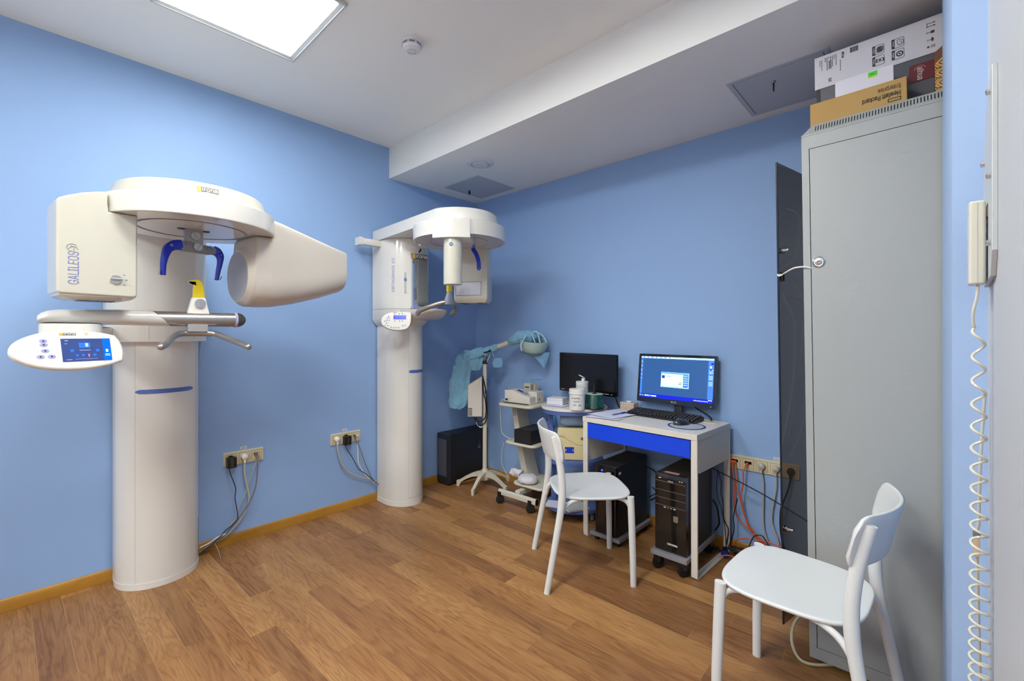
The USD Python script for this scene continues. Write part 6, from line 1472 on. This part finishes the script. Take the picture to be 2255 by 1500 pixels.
for lb, pts, r_ in (('black cable hanging behind the right computer, kinked in the middle', [(-0.904, 2.722, 0.476), (-0.885, 2.722, 0.402), (-0.887, 2.722, 0.347), (-0.875, 2.722, 0.293), (-0.87, 2.722, 0.197), (-0.85, 2.735, 0.138), (-0.859, 2.73, 0.05)], 0.0026),
                    ('thin black cable hanging straightest behind the right computer', [(-0.908, 2.732, 0.464), (-0.912, 2.732, 0.338), (-0.886, 2.736, 0.239), (-0.868, 2.736, 0.131), (-0.862, 2.736, 0.03)], 0.0018),
                    ('black cable hanging in front of the desk\'s rear right leg', [(-0.80, 2.735, 0.33), (-0.815, 2.735, 0.26), (-0.822, 2.735, 0.208), (-0.82, 2.735, 0.136), (-0.85, 2.73, 0.03)], 0.0028),
                    ('short black cable arching from the right computer\'s back to the wall', [(-0.925, 2.70, 0.30), (-0.905, 2.71, 0.26), (-0.893, 2.71, 0.192), (-0.894, 2.71, 0.16), (-0.915, 2.71, 0.12)], 0.0048),
                    ('black cable drooping between the two computers under the desk', [(-1.36, 2.735, 0.40), (-1.30, 2.75, 0.37), (-1.275, 2.75, 0.30), (-1.29, 2.75, 0.22), (-1.33, 2.742, 0.18)], 0.0045),
                    ('black cable crossing upwards between the two computers under the desk', [(-1.34, 2.74, 0.2), (-1.25, 2.75, 0.26), (-1.14, 2.75, 0.30), (-1.10, 2.70, 0.32)], 0.0032),
                    ('black cable crossing downwards between the two computers under the desk', [(-1.32, 2.745, 0.27), (-1.24, 2.755, 0.2), (-1.16, 2.755, 0.12), (-1.10, 2.72, 0.11)], 0.0036),
                    ('black coil of cable on the floor behind the right computer dolly', [(-1.235 + 0.05 * math.cos(a), 2.735 + 0.03 * math.sin(a), 0.006 + 0.0035 * a) for a in np.linspace(0, 14, 36)], 0.0045)):
    cable('signal_cable', lb, pts, r_, m_cable_black)
cable('network_cable', 'orange cable hanging between the two computers under the desk', [(-1.26, 2.765, 0.30), (-1.25, 2.765, 0.2), (-1.235, 2.765, 0.12), (-1.17, 2.74, 0.06), (-1.12, 2.72, 0.03)], 0.0036, m_cable_orange)
cable('monitor_cable', 'black cable curving from the lit monitor down to the desk\'s rear corner', [(-1.08, 2.75, 0.842), (-1.04, 2.765, 0.81), (-0.985, 2.765, 0.782), (-0.95, 2.745, 0.765), (-0.94, 2.72, 0.757)], 0.0042, m_cable_black)
cable('monitor_cable', 'black cable behind the switched-off monitor on the blue cart', [(-1.60, 2.735, 0.85), (-1.585, 2.745, 0.82), (-1.575, 2.75, 0.78), (-1.57, 2.765, 0.757)], 0.004, m_cable_black)
cable('device_cord', 'thin pale cord hanging from the trolley\'s top shelf to the middle one', [(-2.44, 2.53, 0.743), (-2.466, 2.52, 0.742), (-2.472, 2.51, 0.70), (-2.462, 2.50, 0.60), (-2.45, 2.50, 0.50), (-2.40, 2.50, 0.466), (-2.345, 2.505, 0.458)], 0.0035, m_cable_grey)
cable('device_cord', 'thin pale cord hanging below the trolley\'s middle shelf', [(-2.395, 2.47, 0.43), (-2.40, 2.455, 0.38), (-2.41, 2.455, 0.3), (-2.39, 2.455, 0.24), (-2.34, 2.47, 0.165)], 0.0032, m_cable_grey)
t = thing('video_connector', 'blue video plug in the black cable tangle at the desk\'s rear right foot', 'connector', (-0.845, 2.66, 0.03), 40)
obj('plug', bx(-0.018, 0.018, -0.008, 0.008, -0.018, 0.014, 0.002), M('vga_blue', (28, 60, 160), 0.4), t)
obj('hood', bx(-0.013, 0.013, -0.007, 0.007, 0.014, 0.036, 0.003), m_cable_black, t)
rr = np.random.default_rng(3)
for k, lb in enumerate(('black loose cable loop on the floor left of the blue video plug', 'black loose cable loop on the floor right of the blue video plug', 'thick black cable bundle on the floor behind the blue video plug')):
    c0 = np.array(((-0.925, 2.655), (-0.79, 2.66), (-0.775, 2.72))[k])
    pts = [(c0[0] + (0.05 + 0.012 * math.sin(3 * a)) * math.cos(a), c0[1] + 0.03 * math.sin(a), 0.022 + 0.02 * k % 0.03 + 0.007 * (1 + math.sin(2.3 * a + k))) for a in np.linspace(0, 9.5, 26)]
    cable('signal_cable', lb, pts, 0.0055 if k == 2 else 0.0038, m_cable_black)
cable('network_cable', 'short orange cable end in the black tangle by the blue video plug', [(-0.86, 2.60, 0.03), (-0.80, 2.62, 0.045), (-0.76, 2.64, 0.02), (-0.72, 2.66, 0.006)], 0.0032, m_cable_orange)
cable('power_cable', 'pale cable looping out from under the grey cabinet onto the floor', [(-0.33, 2.25, 0.12), (-0.37, 2.17, 0.125), (-0.40, 2.10, 0.10), (-0.40, 2.05, 0.05), (-0.37, 2.02, 0.012), (-0.32, 2.03, 0.007), (-0.25, 2.10, 0.007)], 0.0055, M('ivory_cable_sheath', (206, 198, 168), 0.5))
def wall_tag(label, o, ex, s):
    ex = np.array(ex, float); n = np.cross(ex, (0, 0, 1.0))
    t = thing('socket_tag', label, 'label', o)
    obj('card', frame(trimesh.creation.box((0.036, 0.017, 0.001)), n * 0.0005, ex, (0, 0, 1), n), m_card, t, smooth=False)
    obj('lettering', text(s, 0.0075, n * 0.0011 - ex * 0.0125 - uv * 0.004, ex, (0, 0, 1), 0.0003, True, width=0.025), M('tag_red_print', (150, 70, 70), 0.6), t, smooth=False)
wall_tag('tiny white voltage tag above the wall socket near the big head scanner', (XW, 0.877, 0.566), (0, 1, 0), '220 V')
wall_tag('tiny white voltage tag above the wall socket near the tall panoramic unit', (XW, 1.528, 0.572), (0, 1, 0), '220 V')
wall_tag('tiny white voltage tag above the five-module socket by the cabinet', (-0.617, YB, 0.575), (1, 0, 0), '220 V')

# ------------------------------------------------------------------ hand switch and plate on the right wall
t = thing('mounting_plate', 'grey bolted metal plate with clipped corner on the right wall behind the hand switch', 'plate', (XR, 1.13, 1.53))
mp = np.array([(-0.072, -0.125), (-0.045, -0.165), (0.075, -0.175), (0.078, 0.02), (0.05, 0.12), (-0.05, 0.175), (-0.072, 0.175)])
obj('plate', frame(prism(mp, 0, 0.007, 0.001), (0, 0, 0), (0, 1, 0), (0, 0, 1), (-1, 0, 0)), m_alu, t, smooth=False)
for y_, z_ in ((-0.05, 0.14), (-0.055, 0.0), (-0.05, -0.11), (0.055, -0.155), (0.06, -0.03), (0.06, 0.05)):
    obj('bolt', frame(lathe([(0.001, 0.007), (0.005, 0.007), (0.005, 0.012), (0.001, 0.013)], 8), (0, y_, z_), (0, 1, 0), (0, 0, 1), (-1, 0, 0)), m_steel, t)
t = thing('hand_switch', 'white hand switch hanging on the right wall with a long coiled cord', 'hand switch', (0.06, 1.13, 1.355))
obj('shell', put(prism(rrect(0.0215, 0.046, 0.005, 4), 0, 0.146, 0.004, 3), (0, 0.012, 0)), m_cream, t)
obj('seam', bx(-0.0004, 0.0006, -0.0113, -0.0105, 0.004, 0.142), m_ltgrey, t, smooth=False)
obj('hanger', bx(0.0105, 0.0195, -0.004, 0.014, 0.117, 0.135, 0.001), M('hanger_olive', (150, 146, 130), 0.5), t, smooth=False)
cc = [(0.001, 0.0, 0.0), (0.0, -0.002, -0.02), (-0.005, -0.002, -0.05), (-0.004, 0.002, -0.07)]
n_t = 30
z_, a_ = -0.075, 2.2
hel = []
while z_ > -1.1:
    fr_ = min(1.0, (-0.075 - z_) / 0.75)
    pitch = 0.046 * (1 - fr_) + 0.0135 * fr_
    rad = 0.0075 + 0.0065 * fr_
    hel.append((0.002 + 0.0015 * fr_ + rad * math.cos(a_), rad * math.sin(a_), z_))
    a_ += 0.5
    z_ -= pitch * 0.5 / (2 * PI)
path = np.vstack([catmull(cc + [hel[0]], 6)[:-1], np.array(hel), catmull([hel[-1], (0.0, 0.01, -1.13), (0.012, 0.02, -1.17)], 4)[1:]])
obj('coiled_cord', sweep(path, circle(0.0023, 7)), m_cream, t)
cable('wall_cable', 'pale straight cable with a tan connector hanging behind the coiled cord', [(0.0735, 1.19, 1.16), (0.070, 1.185, 1.10), (0.066, 1.17, 1.02), (0.064, 1.165, 0.93), (0.062, 1.165, 0.905), (0.063, 1.165, 0.80), (0.07, 1.17, 0.4), (0.072, 1.18, 0.1)], 0.0023, m_cable_grey)
t = thing('cable_connector', 'small tan connector on the straight cable behind the coiled cord', 'connector', (0.0615, 1.163, 0.885))
obj('body', bx(-0.004, 0.004, -0.005, 0.005, -0.018, 0.018, 0.001), M('tan_connector', (206, 176, 140), 0.5), t)
obj('latch', bx(-0.005, 0.005, -0.006, 0.002, 0.018, 0.028, 0.001), m_cable_dgrey, t)
